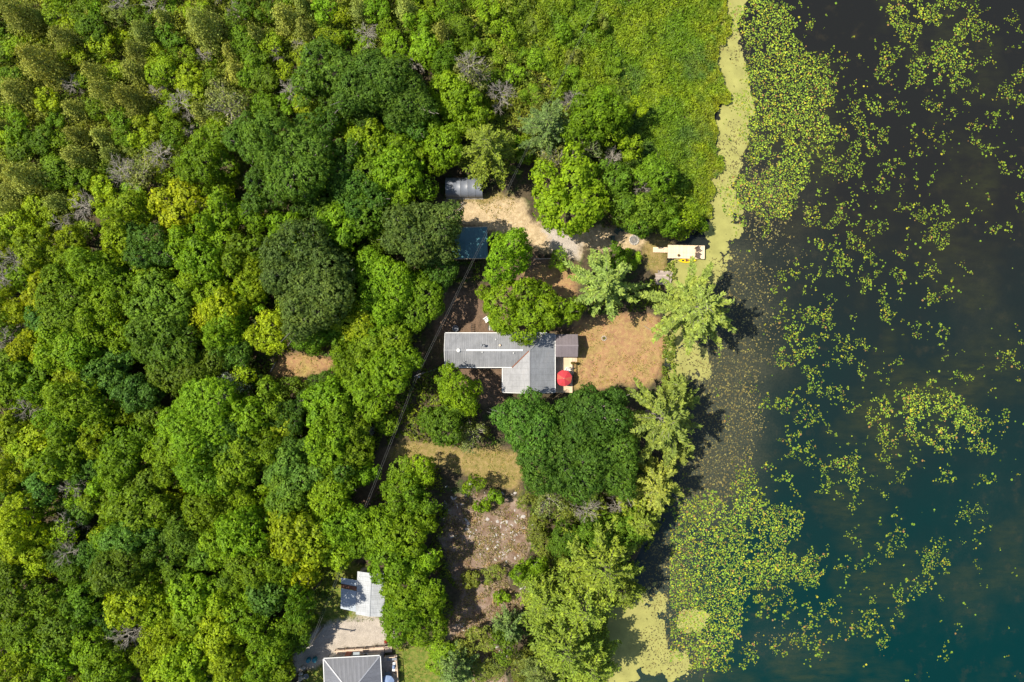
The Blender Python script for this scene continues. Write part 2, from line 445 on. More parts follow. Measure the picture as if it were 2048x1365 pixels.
def ground_z(x, y):
    i = np.clip(np.searchsorted(gy, y), 1, nyv-1); j = np.clip(np.searchsorted(gx, x), 1, nxv-1)
    return float(gz[i*nxv+j])

# ------------------------------------------------------------------ the lake
WZ = -0.30
m, nt, N, L = newmat('lake_water')
tc = N.new('ShaderNodeTexCoord'); pos = tc.outputs['Object']
sx = N.new('ShaderNodeSeparateXYZ'); L.new(pos, sx.inputs[0])
n1 = noise(nt, pos, 0.045, 4, 0.6); n2 = noise(nt, pos, 0.3, 5, 0.7)
mp = N.new('ShaderNodeMapping'); mp.inputs['Scale'].default_value = (0.35, 1.2, 1); mp.inputs['Rotation'].default_value = (0, 0, 0.35); L.new(pos, mp.inputs[0])
n3 = noise(nt, mp.outputs[0], 0.8, 5, 0.75)
deep = N.new('ShaderNodeMapRange'); deep.inputs[1].default_value = 22; deep.inputs[2].default_value = -50; L.new(mathn(nt, 'MULTIPLY_ADD', mathn(nt, 'SUBTRACT', n1, 0.5), 50.0, sx.outputs[1]), deep.inputs[0])
c = mixc(nt, deep.outputs[0], (0.0105, 0.0108, 0.0098), (0.0004, 0.0175, 0.0172))
c = mixc(nt, mathn(nt, 'MULTIPLY', ramp(nt, n1, 0.5, 0.72), mathn(nt, 'MULTIPLY', ramp(nt, n3, 0.3, 0.75), 0.75)), c, (0.040, 0.044, 0.014))   # submerged weed
c = mixc(nt, mathn(nt, 'MULTIPLY', ramp(nt, n2, 0.58, 0.8), 0.35), c, (0.045, 0.036, 0.018))
ash_ = N.new('ShaderNodeAttribute'); ash_.attribute_name = 'shallow'
nsp = noise(nt, pos, 3.2, 5, 0.8)
weed_sheen = mixc(nt, ramp(nt, nsp, 0.35, 0.7), (0.020, 0.025, 0.020), (0.072, 0.072, 0.042))  # murky shallows weed, with a hint of blue-grey sheen painted into its colour
c = mixc(nt, mathn(nt, 'MULTIPLY', ash_.outputs['Fac'], ramp(nt, mathn(nt, 'ADD', mathn(nt, 'MULTIPLY', n2, 0.6), mathn(nt, 'MULTIPLY', ash_.outputs['Fac'], 0.6)), 0.30, 0.75)), c, weed_sheen)
nw = N.new('ShaderNodeMapping'); nw.inputs['Scale'].default_value = (1, 2.2, 1); L.new(pos, nw.inputs[0])
out(nt, principled(nt, c, 0.12, 0.20, bump(nt, noise(nt, nw.outputs[0], 2.2, 4), 0.12, 0.1)))
WATERM = m
wx = np.concatenate([[8, 14], np.arange(16, 90, 1.0), [95, 120, 200, 560]]); wy = np.concatenate([[-560, -200, -90], np.arange(-66, 67, 1.0), [90, 200, 560]])
WX, WY = np.meshgrid(wx, wy); wpx = np.stack([WX.ravel()*PXM+CX, CY-WY.ravel()*PXM], -1)
SHAL = [(1430,620,90,110,.9),(1480,600,80,120,.8),(1440,740,110,80,.95),(1450,830,90,110,1),(1430,930,80,100,1),(1400,1000,70,70,.9),(1530,680,60,90,.5),(1545,500,90,90,.45),(1480,520,70,60,.8),(1330,1160,80,130,.8),(1340,1310,90,60,.8),(1500,380,80,90,.6),(1480,250,50,150,.5),(1560,1280,110,50,.45),(1610,420,50,90,.4),(1900,520,60,60,.25),(1960,620,70,120,.28),(1930,1180,120,90,.25),(1990,1050,90,120,.25)]
_f = np.zeros(len(wpx)); _q = wpx + 60*np.stack([fbm(wpx[:, 0]/60+11, wpx[:, 1]/60, 4)-0.5, fbm(wpx[:, 0]/60+90, wpx[:, 1]/60+40, 4)-0.5], -1)
for x_, y_, rx_, ry_, d_ in SHAL: _f = np.maximum(_f, 0.85*d_*np.clip((1.9-np.sqrt(((_q[:, 0]-x_)/rx_)**2+((_q[:, 1]-y_)/ry_)**2))/1.5, 0, 1))
me = bpy.data.meshes.new('lake_water'); nwx, nwy = len(wx), len(wy)
me.from_pydata([(a_, b_, WZ) for a_, b_ in zip(WX.ravel(), WY.ravel())], [], [(j*nwx+i, j*nwx+i+1, (j+1)*nwx+i+1, (j+1)*nwx+i) for j in range(nwy-1) for i in range(nwx-1)])
at = me.color_attributes.new('shallow', 'FLOAT_COLOR', 'POINT'); cc = np.ones((len(_f), 4), np.float32); cc[:, :3] = _f[:, None]; at.data.foreach_set('color', cc.ravel())
me.materials.append(WATERM)
tag(link(bpy.data.objects.new('lake_water', me)), kind='structure')

# floating cover: density fields in photograph pixels
def blob(p, lst, amp=46, sc_=44):
    f = np.zeros(len(p))
    p = p + amp*np.stack([fbm(p[:, 0]/sc_+11, p[:, 1]/sc_, 4)-0.5, fbm(p[:, 0]/sc_+90, p[:, 1]/sc_+40, 4)-0.5], -1)
    for x, y, rx, ry, d in lst:
        q = ((p[:, 0]-x)/rx)**2 + ((p[:, 1]-y)/ry)**2
        f = np.maximum(f, d*np.clip(1.45-q, 0, 1)/1.0)
    return np.minimum(f, 1)
def cand(n, x0, x1, y0, y1):
    return np.stack([RNG.uniform(x0, x1, n), RNG.uniform(y0, y1, n)], -1)
def to_world(p, z):
    w_ = np.empty((len(p), 3)); k = (H-z)/H; w_[:, 0] = (p[:, 0]-CX)/PXM*k; w_[:, 1] = -(p[:, 1]-CY)/PXM*k; w_[:, 2] = z
    return w_

DUCK = [(1462,10,26,40,1),(1456,80,26,50,1),(1464,150,30,60,1),(1470,215,32,50,1),(1462,270,40,45,1),(1452,320,30,50,1),(1440,370,28,50,1),(1440,420,30,40,.75),(1430,470,36,40,.55),(1450,440,40,60,.55),(1418,545,30,26,1),(1380,540,36,32,.85),(1362,575,20,20,.85),(1350,545,16,20,.85),(1345,690,20,40,.8),(1350,640,22,40,.7),(1438,500,32,34,.6),
        (1384,712,22,34,.9),(1362,740,20,30,.7),(1405,740,24,34,.55),(1245,1235,50,55,1),(1205,1200,30,40,1),(1270,1285,60,60,.95),(1235,1330,55,50,1),(1300,1230,40,60,.6),(1386,1238,26,26,.9),(1335,1330,60,34,.55),(1855,195,18,14,.5)]
p = cand(330000, 1150, 1640, 0, 1365)
f = blob(p, DUCK, 34, 22); nz = fbm(p[:, 0]/22, p[:, 1]/22, 4)
ok = (f*1.30 - nz*0.95 - 0.25*fbm(p[:, 0]/6, p[:, 1]/6, 2) > 0.03) & (sdist(p, LAND) < 14)
p = p[ok]
V = disc_polys(to_world(p, WZ+0.012)+np.array([0, 0, 1])*RNG.uniform(0, 0.006, (len(p), 1)), RNG.uniform(0.14, 0.30, len(p)), RNG, 5, False)
tag(link(bpy.data.objects.new('duckweed', quads_mesh('duckweed', V, WEED, 5))), 'pale yellow-green duckweed scum floating along the lake shore', 'duckweed', kind='stuff')

# leaf litter and thin weed that floats in front of the shore
LIT = [(1440,640,70,90,.8),(1500,600,60,120,.55),(1440,740,90,80,.85),(1450,830,80,100,.95),(1430,930,70,90,.95),(1400,980,60,60,.9),(1520,680,50,80,.45),(1545,500,70,80,.4),(1480,550,60,50,.7),(1340,1160,60,120,.8),(1340,1300,80,60,.8),(1500,380,70,60,.7),(1470,300,40,60,.7),(1530,440,60,50,.6),(1480,90,40,60,.5),(1560,1270,90,40,.35),(1600,400,40,60,.35)]
p = cand(120000, 1280, 1720, 0, 1365)
f = blob(p, LIT); nz = fbm(p[:, 0]/9+9, p[:, 1]/9, 3)
ok = (RNG.random(len(p)) < f*0.42) & (f*0.75 - nz*0.55 > 0.02) & (sdist(p, LAND) < 4)
p = p[ok]
t = RNG.random((len(p), 1))
cols = np.where(t < 0.55, np.array([[0.115, 0.105, 0.042]]), np.where(t < 0.85, np.array([[0.070, 0.060, 0.028]]), np.array([[0.20, 0.185, 0.06]])))
V = disc_polys(to_world(p, WZ+0.022)+np.array([0, 0, 1])*RNG.uniform(0, 0.006, (len(p), 1)), RNG.uniform(0.05, 0.15, len(p)), RNG, 5, False)
tag(link(bpy.data.objects.new('floating_weed', quads_mesh('floating_weed', V, PAD, 5, cols))), 'brownish broken floating weed off the shore between lily pads', 'water weed', kind='stuff')

# lily pads
PADS = [(1530,40,75,55,1),(1560,120,80,60,1),(1600,190,85,60,1),(1560,230,70,60,1),(1620,260,70,55,.9),(1570,320,60,50,.95),(1530,300,50,60,.95),(1490,400,46,50,.95),(1560,380,50,50,.95),(1510,200,30,60,.6),(1500,120,30,70,.5),
        (1640,300,40,40,.7),(1480,450,40,40,.6),(1700,150,60,80,.42),(1760,110,60,60,.40),(1830,20,70,45,.85),(1870,70,70,45,.75),(1900,120,60,55,.8),(1860,150,60,50,.75),(1790,150,60,50,.45),(1950,30,60,50,.5),(2010,60,50,60,.4),(2000,160,50,60,.35),(1900,200,50,40,.4),(1720,230,70,50,.5),(1730,280,50,50,.5),(1800,250,70,70,.38),(1870,260,60,60,.3),(1960,220,60,60,.42),(2020,250,40,50,.4),(1780,330,80,60,.42),(1700,330,50,50,.42),(1840,340,70,50,.35),(1950,330,60,60,.3),(2030,330,40,50,.35),(1660,420,50,50,.42),(1700,440,60,40,.45),(1760,410,60,40,.38),(1850,420,70,60,.35),(1940,400,40,50,.38),(2000,440,50,50,.3),
        (1860,480,60,50,.55),(1700,520,70,60,.55),(1640,560,60,50,.4),(1870,560,60,50,.5),(1760,580,60,50,.42),(1600,600,60,70,.45),(1640,650,90,60,.5),(1740,640,60,60,.45),(1820,620,60,50,.3),(1890,650,60,50,.42),(1580,720,40,40,.45),(1720,720,80,50,.4),(1960,700,70,60,.28),(1660,760,60,50,.42),(1740,780,50,50,.4),(1990,740,50,50,.28),(1860,840,95,55,.95),(1920,860,70,60,.85),(1800,830,60,40,.7),(1880,790,50,40,.5),(1960,890,60,50,.5),(1720,830,50,60,.5),(1700,890,80,50,.5),(1600,820,60,50,.38),(1640,870,60,50,.35),(1560,900,50,50,.35),(1790,900,70,40,.5),
        (1690,940,70,40,.5),(1600,950,60,40,.35),(1780,960,60,50,.3),(1980,960,60,50,.3),(1900,990,70,50,.28),(1740,1010,50,40,.3),(1480,1020,90,60,.97),(1530,1060,65,60,.97),(1440,1090,90,70,.95),(1400,1150,80,80,.95),(1460,1190,60,70,.97),(1430,1250,60,50,.95),(1390,1290,70,40,.8),(1560,1130,75,55,.9),(1600,1150,50,40,.85),(1500,1110,60,50,.9),(1380,1050,50,70,.8),(1850,1140,50,50,.5),(1830,1180,50,50,.62),(1750,1180,50,40,.5),(1690,1110,60,50,.3),(1790,1070,70,50,.28),(1940,1060,60,60,.28),(1770,1250,50,40,.42),(1650,1220,60,60,.28),(1860,1240,50,40,.3),(1560,1210,60,40,.4),(1480,1310,60,40,.35),(1600,1290,80,40,.22)]
p = cand(210000, 1340, 2120, -40, 1400)
f = np.clip(blob(p, PADS, 90, 50)*np.where(p[:, 0] > 1660, 0.80, 1.0) + 0.035, 0, 1)
nz = fbm(p[:, 0]/30+5, p[:, 1]/30+3, 3)*0.55 + fbm(p[:, 0]/8+50, p[:, 1]/8, 2)*0.45
u_ = np.empty(len(p)); u_[np.argsort(nz)] = np.linspace(0, 1, len(p))
ok = (u_ < np.where(f > 0.6, f**1.05, f**1.15)*0.96) & (sdist(p, LAND) < -6) & (RNG.random(len(p)) < 0.25+f)
p = p[ok]
# poisson thinning so pads overlap little
order = RNG.permutation(len(p)); cells = {}; sel = []
rad = 0.7 + 1.5*RNG.random(len(p))**1.6 * np.where(fbm(p[:, 0]/60, p[:, 1]/60, 2) > 0.5, 1.0, 0.85)
for i in order:
    cxi, cyi = int(p[i, 0]//6), int(p[i, 1]//6); bad = False
    for a in (-1, 0, 1):
        for b in (-1, 0, 1):
            for j in cells.get((cxi+a, cyi+b), ()):
                if (p[i, 0]-p[j, 0])**2 + (p[i, 1]-p[j, 1])**2 < (0.66*(rad[i]+rad[j]))**2: bad = True
    if not bad: cells.setdefault((cxi, cyi), []).append(i); sel.append(i)
sel = np.array(sel); p = p[sel]; rad = rad[sel]/PXM; fsel = blob(p, PADS, 90, 50)
t = RNG.random(len(p)); tone = fbm(p[:, 0]/90+70, p[:, 1]/90, 2)
cols = np.where((t+tone*0.5 < 0.55)[:, None], np.array([[0.115, 0.200, 0.022]]), np.where((t < 0.86)[:, None], np.array([[0.158, 0.222, 0.024]]), np.where((t < 0.97)[:, None], np.array([[0.26, 0.255, 0.025]]), np.array([[0.20, 0.125, 0.045]]))))
cols = cols*(0.88+0.42*fsel[:, None]**2)*RNG.uniform(0.6, 1.15, (len(p), 1))*1.04*np.where(RNG.random((len(p), 1)) < 0.2, 0.5, 1.0); big = np.argsort(-rad)[:300]; rest = np.setdiff1d(np.arange(len(p)), big)
def padz(n): return np.array([0, 0, 1])*RNG.uniform(0, 0.012, (n, 1))
V = disc_polys(to_world(p[rest], WZ+0.035)+padz(len(rest)), rad[rest], RNG, 7)
tag(link(bpy.data.objects.new('lily_pad_cover', quads_mesh('lily_pad_cover', V, PAD, 7, cols[rest]))), 'thousands of small yellow-green lily pads floating on the lake', 'lily pads', kind='stuff')
padmesh = []
for kcol in range(4):
    cc = np.array([[0.115, 0.200, 0.022], [0.158, 0.222, 0.024], [0.26, 0.255, 0.025], [0.20, 0.125, 0.045]])[kcol:kcol+1]
    padmesh.append(quads_mesh('lily_pad', disc_polys(np.zeros((1, 3)), np.array([1.0]), RNG, 10), PAD, 10, cc))
for i in big:
    o = bpy.data.objects.new('lily_pad', padmesh[int(np.argmin(np.abs(np.array([0.115, 0.158, 0.26, 0.20])-cols[i, 0]*1.1)))])
    w_ = to_world(p[i:i+1], WZ+0.05)[0]; o.location = w_; o.scale = (rad[i]*1.06,)*3; o.rotation_euler = (0, 0, random.uniform(0, 6.28))
    link(o); tag(o, 'one of the broadest round lily pads floating on the lake', 'lily pad', 'broadest lily pads on the lake')

# ------------------------------------------------------------------ trees: crown and trunk meshes by size class
def broadleaf(R, seed, squash=0.8, spacing=0.5, leaf=0.30, per=9, droop=0.0):
    r = np.random.default_rng(seed)
    nl = int(10 + R*3.3)
    d = r.normal(size=(nl, 3)); d[:, 2] = np.abs(d[:, 2])*0.95 - 0.40; d = nrm(d)
    az = np.arctan2(d[:, 1], d[:, 0]); ph = r.uniform(0, 6.28, 3)
    ang = 1 + 0.16*np.sin(2*az+ph[0]) + 0.13*np.sin(3*az+ph[1]) + 0.09*np.sin(5*az+ph[2])      # uneven outline
    lr = np.clip(R*r.uniform(0.19, 0.42, nl), 0.35, 2.9)
    reach = np.maximum(R*ang*r.uniform(0.82, 1.06, nl) - lr, 0.15*R)
    lc = d*reach[:, None]
    lc[:, 2] = lc[:, 2]*squash + r.uniform(-0.10, 0.14, nl)*R
    out_ = []; nn = []
    for i in range(nl):
        m_ = max(6, int(4*math.pi*lr[i]**2/spacing**2*1.0))
        q = nrm(r.normal(size=(m_, 3)))
        q = q[(q[:, 2] > -0.3) | ((q*d[i]).sum(1) > 0.3)]
        c_ = lc[i] + q*lr[i]*r.uniform(0.72, 1.18, (len(q), 1))
        dist = np.linalg.norm(c_[:, None]-lc[None], axis=2)/lr[None]; dist[:, i] = 9
        okk = dist.min(1) > 0.80
        out_.append(c_[okk]); nn.append(q[okk])
    Cc = np.concatenate(out_); Nn = np.concatenate(nn)
    Nn = nrm(Nn*0.9 + np.array([0, 0, 0.25]))
    cs = 0.30*spacing/0.5*1.25
    Cq = np.repeat(Cc, per, 0); Nq = np.repeat(Nn, per, 0)
    o = nrm(r.normal(size=Cq.shape)); flip = (o*Nq).sum(1) < -0.2; o[flip] *= -1
    pos_ = Cq + o*cs*r.uniform(0.4, 1.25, (len(Cq), 1))
    nor = nrm(o*0.8 + Nq*0.9 + r.normal(size=Cq.shape)*0.38)
    V = leaf_quads(pos_, nor, r.uniform(0.6, 1.3, len(Cq))*leaf, r)
    return V, lc, lr

def trunk_mb(hc, R, lc, seed, nlimb):
    rr = random.Random(seed); b = MB()
    r0 = 0.09 + 0.045*R
    top = Vector((rr.uniform(-.2, .2), rr.uniform(-.2, .2), hc + 0.1*R))
    b.tube([(0, 0, -0.6), (0.05, 0, hc*0.35), (top.x*0.6, top.y*0.6, hc*0.75), top], [r0*1.25, r0, r0*0.75, r0*0.35], 7)
    for i in range(min(nlimb, len(lc))):
        e = Vector(lc[i]) + Vector((0, 0, hc)); s_ = Vector((0, 0, hc*rr.uniform(0.5, 0.85)))
        mid = s_.lerp(e, 0.5) + Vector((0, 0, -0.12*R)); e2 = s_.lerp(e, 1.28)
        b.tube([s_, mid, e, e2], [r0*0.5, r0*0.36, r0*0.2, 0.02], 5, False)
        for k_ in range(2):
            q = e + Vector((rr.uniform(-1, 1), rr.uniform(-1, 1), rr.uniform(0, .8)))*R*0.22
            b.tube([mid.lerp(e, 0.7), q], [r0*0.16, 0.015], 4, False)
    return b

def mbmesh(b, name, mat):
    me = bpy.data.meshes.new(name); me.from_pydata(b.v, [], b.f); me.materials.append(mat); me.update(); return me

TREEM = {}      # kind -> list of (R, hc, crown_mesh, trunk_mesh)
def reg(kind, R, hc, cm, tm): TREEM.setdefault(kind, []).append((R, hc, cm, tm))
for ci, (R, nvar) in enumerate([(1.1, 3), (1.9, 4), (2.9, 5), (4.0, 5), (5.4, 4), (7.0, 2)]):
    for v in range(nvar):
        V, lc, lr = broadleaf(R, 100*ci+v, 0.72+0.07*(v % 3), spacing=0.42 if R < 1.5 else (0.46, 0.58, 0.52, 0.64, 0.50)[v], leaf=0.24 if R < 2 else (0.25, 0.32, 0.28, 0.36, 0.27)[v], per=11)
        hc = (R*1.15+0.15) if R < 1.5 else R*1.15+2.5
        V = V + np.array([0, 0, hc])
        reg('broad', R, hc, quads_mesh('crown', V, LEAF), mbmesh(trunk_mb(hc, R, lc, v, 4 if R < 2 else 10), 'trunk', BARK))
# sparse, see-through crowns with pale twigs
for v in range(3):
    R = 3.0
    V, lc, lr = broadleaf(R, 900+v, 0.8, spacing=0.75, leaf=0.26, per=6); hc = 6.0
    tb = trunk_mb(hc, R, lc*1.05, v+30, 24)
    reg('sparse', R, hc, quads_mesh('crown', V+np.array([0, 0, hc]), LEAF), mbmesh(tb, 'trunk', DEADWOOD))
# airy oak crowns whose pale limbs show through
for v, R in enumerate((4.6, 5.6, 6.6)):
    V, lc, lr = broadleaf(R, 950+v, 0.7, spacing=0.52, leaf=0.29, per=11); hc = R*1.1+3.4
    reg('oak', R, hc, quads_mesh('crown', V+np.array([0, 0, hc]), LEAF), mbmesh(trunk_mb(hc, R, lc*1.12, v+60, 18), 'trunk', DEADWOOD))

def pine(R, h, seed, droop=0.0, zlo=0.30, tuft=0.34, dens=1.0, power=0.8):
    r = np.random.default_rng(seed); tb = MB(); A = []; D = []
    tb.tube([(0, 0, -0.6), (0, 0, h*0.5), (0.1, 0.05, h*0.985)], [0.12+h*0.013, 0.08+h*0.008, 0.03], 7)
    z = h*zlo; lev = 0
    while z < h*0.985:
        t = (z-h*zlo)/(h*(1-zlo)); Lb = R*(1-t**1.25)**power*r.uniform(0.85, 1.1) if t < 1 else 0.2
        nb_ = int(r.integers(5, 8)); a0 = r.uniform(0, 6.28)
        for b_ in range(nb_):
            a = a0 + 6.283*b_/nb_ + r.uniform(-0.25, 0.25); L_ = max(0.35, Lb*(r.uniform(0.75, 1.1) if droop else r.uniform(0.62, 1.16)))
            dirn = np.array([math.cos(a), math.sin(a), 0]); side = np.array([-math.sin(a), math.cos(a), 0])
            rise = r.uniform(0.10, 0.28)+0.25*t-droop
            S = np.array([0, 0, z])
            pt = lambda u: S + dirn*L_*u + np.array([0, 0, 1])*(rise*L_*u*(1.0-0.25*u)) + side*0.10*L_*math.sin(u*2.0+a)
            tb.tube([pt(0), pt(0.5), pt(0.97)], [0.035+0.008*L_, 0.03, 0.012], 4, False)
            us = np.arange(0.22 if L_ > 1 else 0.1, 1.0, 0.30/max(L_, 0.4))
            for u in us:
                tw = (0.20+0.30*L_*math.sin(math.pi*min(1, (u-0.05))**0.8)*(0.42 if droop else 0.31))*r.uniform(0.8, 1.2)
                for sg in (-1, 1):
                    dd = dirn*0.80 + side*sg*0.75 + np.array([0, 0, r.uniform(0.0, 0.25)]); dd /= np.linalg.norm(dd)
                    k_ = max(1, int(tw/0.24*dens))
                    for q in range(k_):
                        A.append(pt(u) + dd*tw*(q+0.6)/k_ + r.normal(size=3)*0.05); D.append(dd + r.normal(size=3)*0.25)
            A.append(pt(1.0)); D.append(dirn)
        z += h*0.066*r.uniform(0.8, 1.2)*(1.0 if t < 0.6 else 0.7); lev += 1
    A = np.repeat(np.array(A), 2, 0); D = np.repeat(np.array(D), 2, 0)
    A = A + r.normal(size=A.shape)*0.06
    n_ = np.array([0, 0, 1.0]) + r.normal(size=A.shape)*0.45
    V = leaf_quads(A, n_, r.uniform(0.8, 1.25, len(A))*tuft*1.25, r, 0.42, U=D+r.normal(size=D.shape)*0.35)
    return V, tb
for v, (R, h) in enumerate([(7.0, 17), (7.6, 18), (6.2, 15)]):
    V, tb = pine(R, h, 300+v, tuft=0.42)
    reg('pine', R, h*0.62, quads_mesh('crown', V, NEEDLE), mbmesh(tb, 'trunk', POLEW))
for v, (R, h) in enumerate([(4.6, 11), (5.4, 12), (3.6, 9)]):
    V, tb = pine(R, h, 320+v, droop=0.18, zlo=0.22, tuft=0.30, dens=1.1, power=0.62)
    reg('larch', R, h*0.60, quads_mesh('crown', V, NEEDLE), mbmesh(tb, 'trunk', BARK))

def spire(R, h, seed):
    r = np.random.default_rng(seed); n = int(3000*R*h/14)
    t = r.random(n)**0.62*0.98; a = r.uniform(0, 6.283, n)       # t = depth below the tip
    prof = R*(0.16+0.84*np.sin(np.minimum(t*1.15, 1)*1.5708)**0.9)*(1+0.22*np.sin(3*a+seed+9*t)+0.16*np.sin(5*a+17*t))
    q = np.stack([np.cos(a)*prof, np.sin(a)*prof, h*(1-t*0.88)], -1)*1.0
    q[:, :2] *= r.uniform(0.45, 1.25, (n, 1)); q += r.normal(size=q.shape)*0.14
    nor = np.stack([np.cos(a), np.sin(a), np.full(n, 0.8)], -1) + r.normal(size=(n, 3))*0.5
    up = np.stack([np.cos(a)*0.5, np.sin(a)*0.5, np.full(n, 1.0)], -1)
    V = leaf_quads(q, nor, r.uniform(0.7, 1.3, n)*0.25, r, 0.6, U=up)
    tb = MB(); tb.tube([(0, 0, -0.5), (0, 0, h*0.6), (0, 0, h*0.97)], [0.10+0.01*h, 0.07, 0.02], 6)
    return V, tb
for v, (R, h) in enumerate([(1.3, 5.2), (1.7, 6.4), (2.1, 7.6), (2.4, 8.2), (1.6, 7.2)]):
    V, tb = spire(R, h, 400+v)
    reg('spire', R, h*0.55, quads_mesh('crown', V, NEEDLE), mbmesh(tb, 'trunk', BARK))

def deadtree(h, R, seed):
    r = random.Random(seed); tb = MB(); limbs = []
    top = Vector((r.uniform(-.5, .5), r.uniform(-.5, .5), h))
    tb.tube([(0, 0, -0.5), top*0.5, top], [0.13, 0.08, 0.02], 6)
    def rnd_perp(d):
        x = d.cross(Vector((r.uniform(-1, 1), r.uniform(-1, 1), r.uniform(-1, 1)))); return x.normalized()
    fine = MB()
    for i in range(17):
        t = r.uniform(0.35, 0.98); s_ = top*t; a = i*2.4+r.uniform(-.4, .4)
        d = Vector((math.cos(a), math.sin(a), r.uniform(0.15, 0.9))).normalized(); L_ = R*(1.15-0.55*t)*r.uniform(0.7, 1.1)
        e = s_ + d*L_; mid = s_.lerp(e, 0.5) + rnd_perp(d)*0.1*L_
        tb.tube([s_, mid, e], [0.05, 0.032, 0.012], 5, False)
        for k_ in range(11):
            u = r.uniform(0.25, 0.95); s2 = (s_.lerp(mid, u*2) if u < .5 else mid.lerp(e, u*2-1))
            d2 = (d + rnd_perp(d)*0.9).normalized(); e2 = s2 + d2*L_*r.uniform(0.2, 0.5)
            fine.tube([s2, e2], [0.022, 0.010], 4, False)
            for q in range(3):
                s3 = s2.lerp(e2, r.uniform(0.3, 0.9)); e3 = s3 + (d2 + rnd_perp(d2)*0.8).normalized()*L_*r.uniform(0.1, 0.25)
                fine.tube([s3, e3], [0.014, 0.008], 3, False)
    return tb, fine
for v, (h, R) in enumerate([(8, 3.2), (6.5, 2.6), (9, 3.6), (5, 2.0)]):
    tb, fine = deadtree(h, R, 500+v)
    reg('dead', R, h*0.75, mbmesh(fine, 'branch', DEADWOOD), mbmesh(tb, 'trunk', DEADWOOD))

# look: code -> (mesh kind, colour, object name, look words, category)
LOOK = {
 'o': ('oak',    (0.070, 0.145, 0.016), 'broadleaf_tree', 'dark green broad tree', 'tree'),
 'h': ('oak',    (0.088, 0.150, 0.030), 'broadleaf_tree', 'grey-green broad tree', 'tree'),
 'g': ('broad',  (0.098, 0.180, 0.009), 'broadleaf_tree', 'mid-green leafy tree', 'tree'),
 'b': ('broad',  (0.130, 0.230, 0.008), 'broadleaf_tree', 'bright green leafy tree', 'tree'),
 'y': ('broad',  (0.182, 0.268, 0.009), 'broadleaf_tree', 'yellow-green leafy tree', 'tree'),
 'Y': ('broad',  (0.222, 0.295, 0.008), 'broadleaf_tree', 'vivid yellow leafy tree', 'tree'),
 'v': ('broad',  (0.098, 0.172, 0.012), 'broadleaf_tree', 'olive green leafy tree', 'tree'),
 'e': ('broad',  (0.082, 0.170, 0.022), 'broadleaf_tree', 'blue-green leafy tree', 'tree'),
 's': ('sparse', (0.165, 0.205, 0.055), 'broadleaf_tree', 'thin pale grey-green tree', 'tree'),
 'S': ('sparse', (0.260, 0.300, 0.220), 'broadleaf_tree', 'thin silvery white-leaved tree', 'tree'),
 'c': ('spire',  (0.205, 0.245, 0.044), 'conifer_tree', 'olive pointed conifer', 'conifer'),
 'p': ('pine',   (0.190, 0.248, 0.046), 'pine_tree', 'pale green pine', 'pine tree'),
 'q': ('pine',   (0.190, 0.245, 0.042), 'pine_tree', 'yellowish pine', 'pine tree'),
 'w': ('larch',  (0.152, 0.215, 0.022), 'conifer_tree', 'yellowish feathery conifer', 'conifer'),
 'W': ('larch',  (0.130, 0.190, 0.045), 'conifer_tree', 'pale grey-green feathery conifer', 'conifer'),
 'd': ('dead',   None,                  'dead_tree', 'bare grey dead tree', 'dead tree'),
 'u': ('broad',  (0.140, 0.235, 0.010), 'shrub', 'bright green low shrub', 'shrub'),
 'x': ('broad',  (0.145, 0.185, 0.028), 'shrub', 'olive low shrub', 'shrub'),
}
TREES = []      # (px, py, rpx, code, label or None)
def block(x0, y0, sc_, txt):
    for line in txt.split(';'):
        line = line.strip()
        if not line: continue
        code, rest_ = line.split(':')
        for tr in rest_.split():
            a, b, c_ = (float(q) for q in tr.split(','))
            TREES.append((x0+a/sc_, y0+b/sc_, c_/sc_, code, None))
block(0, 0, 2.926, '''c:100,80,130 380,230,110 230,360,150 100,540,130 430,640,80 840,190,90 960,110,70 1190,150,140 1660,100,100 1780,170,80 1350,300,70 1380,420,75 800,300,90 780,420,100 620,540,120 560,430,85 760,580,110 1180,650,80 590,800,75 450,790,80 440,920,110 160,1040,140 80,1130,110 30,1000,85 330,1190,90 60,1230,90;
g:60,460,90 330,700,75 480,80,95 540,170,110 830,110,90 1000,220,95 1370,130,80 1420,240,110 1560,80,80 1500,330,85 1480,420,110 1560,470,110 1230,460,80 480,470,70 1480,680,85 700,700,85 560,640,85 250,820,110 120,900,110 330,1000,130 460,1040,90 1000,820,85 1990,700,110 1950,1240,110;
y:40,640,80 280,590,95 420,150,80 600,260,85 1150,60,85 2000,100,80 1930,230,90 1600,260,95 1780,330,85 1100,480,110 1130,570,95 960,420,120 680,430,90 900,330,75 900,250,65 870,740,95 830,820,85 60,830,85 900,870,75 1290,720,85 560,1080,70 620,1210,75 220,1220,110 120,1310,105 1830,640,130;
b:110,760,105 1900,60,95 1000,330,75 1550,620,110 950,680,70 720,800,85 370,830,85 1240,810,120 1200,960,150 1050,1000,95 1280,1090,105 1300,1260,125 1500,1270,105;
d:700,40,80 890,40,85 1380,60,75 1070,620,110 1700,540,95 720,1000,130 960,920,115 500,1200,115 370,1310,85 1340,620,100;
s:1340,640,130 1300,540,90 820,1010,110;
o:1900,430,170 1960,560,140 1700,930,240 1450,820,130 1560,1130,150 1850,780,150 1960,960,155 1830,1150,130;
Y:1050,1220,165; y:750,1270,150''')
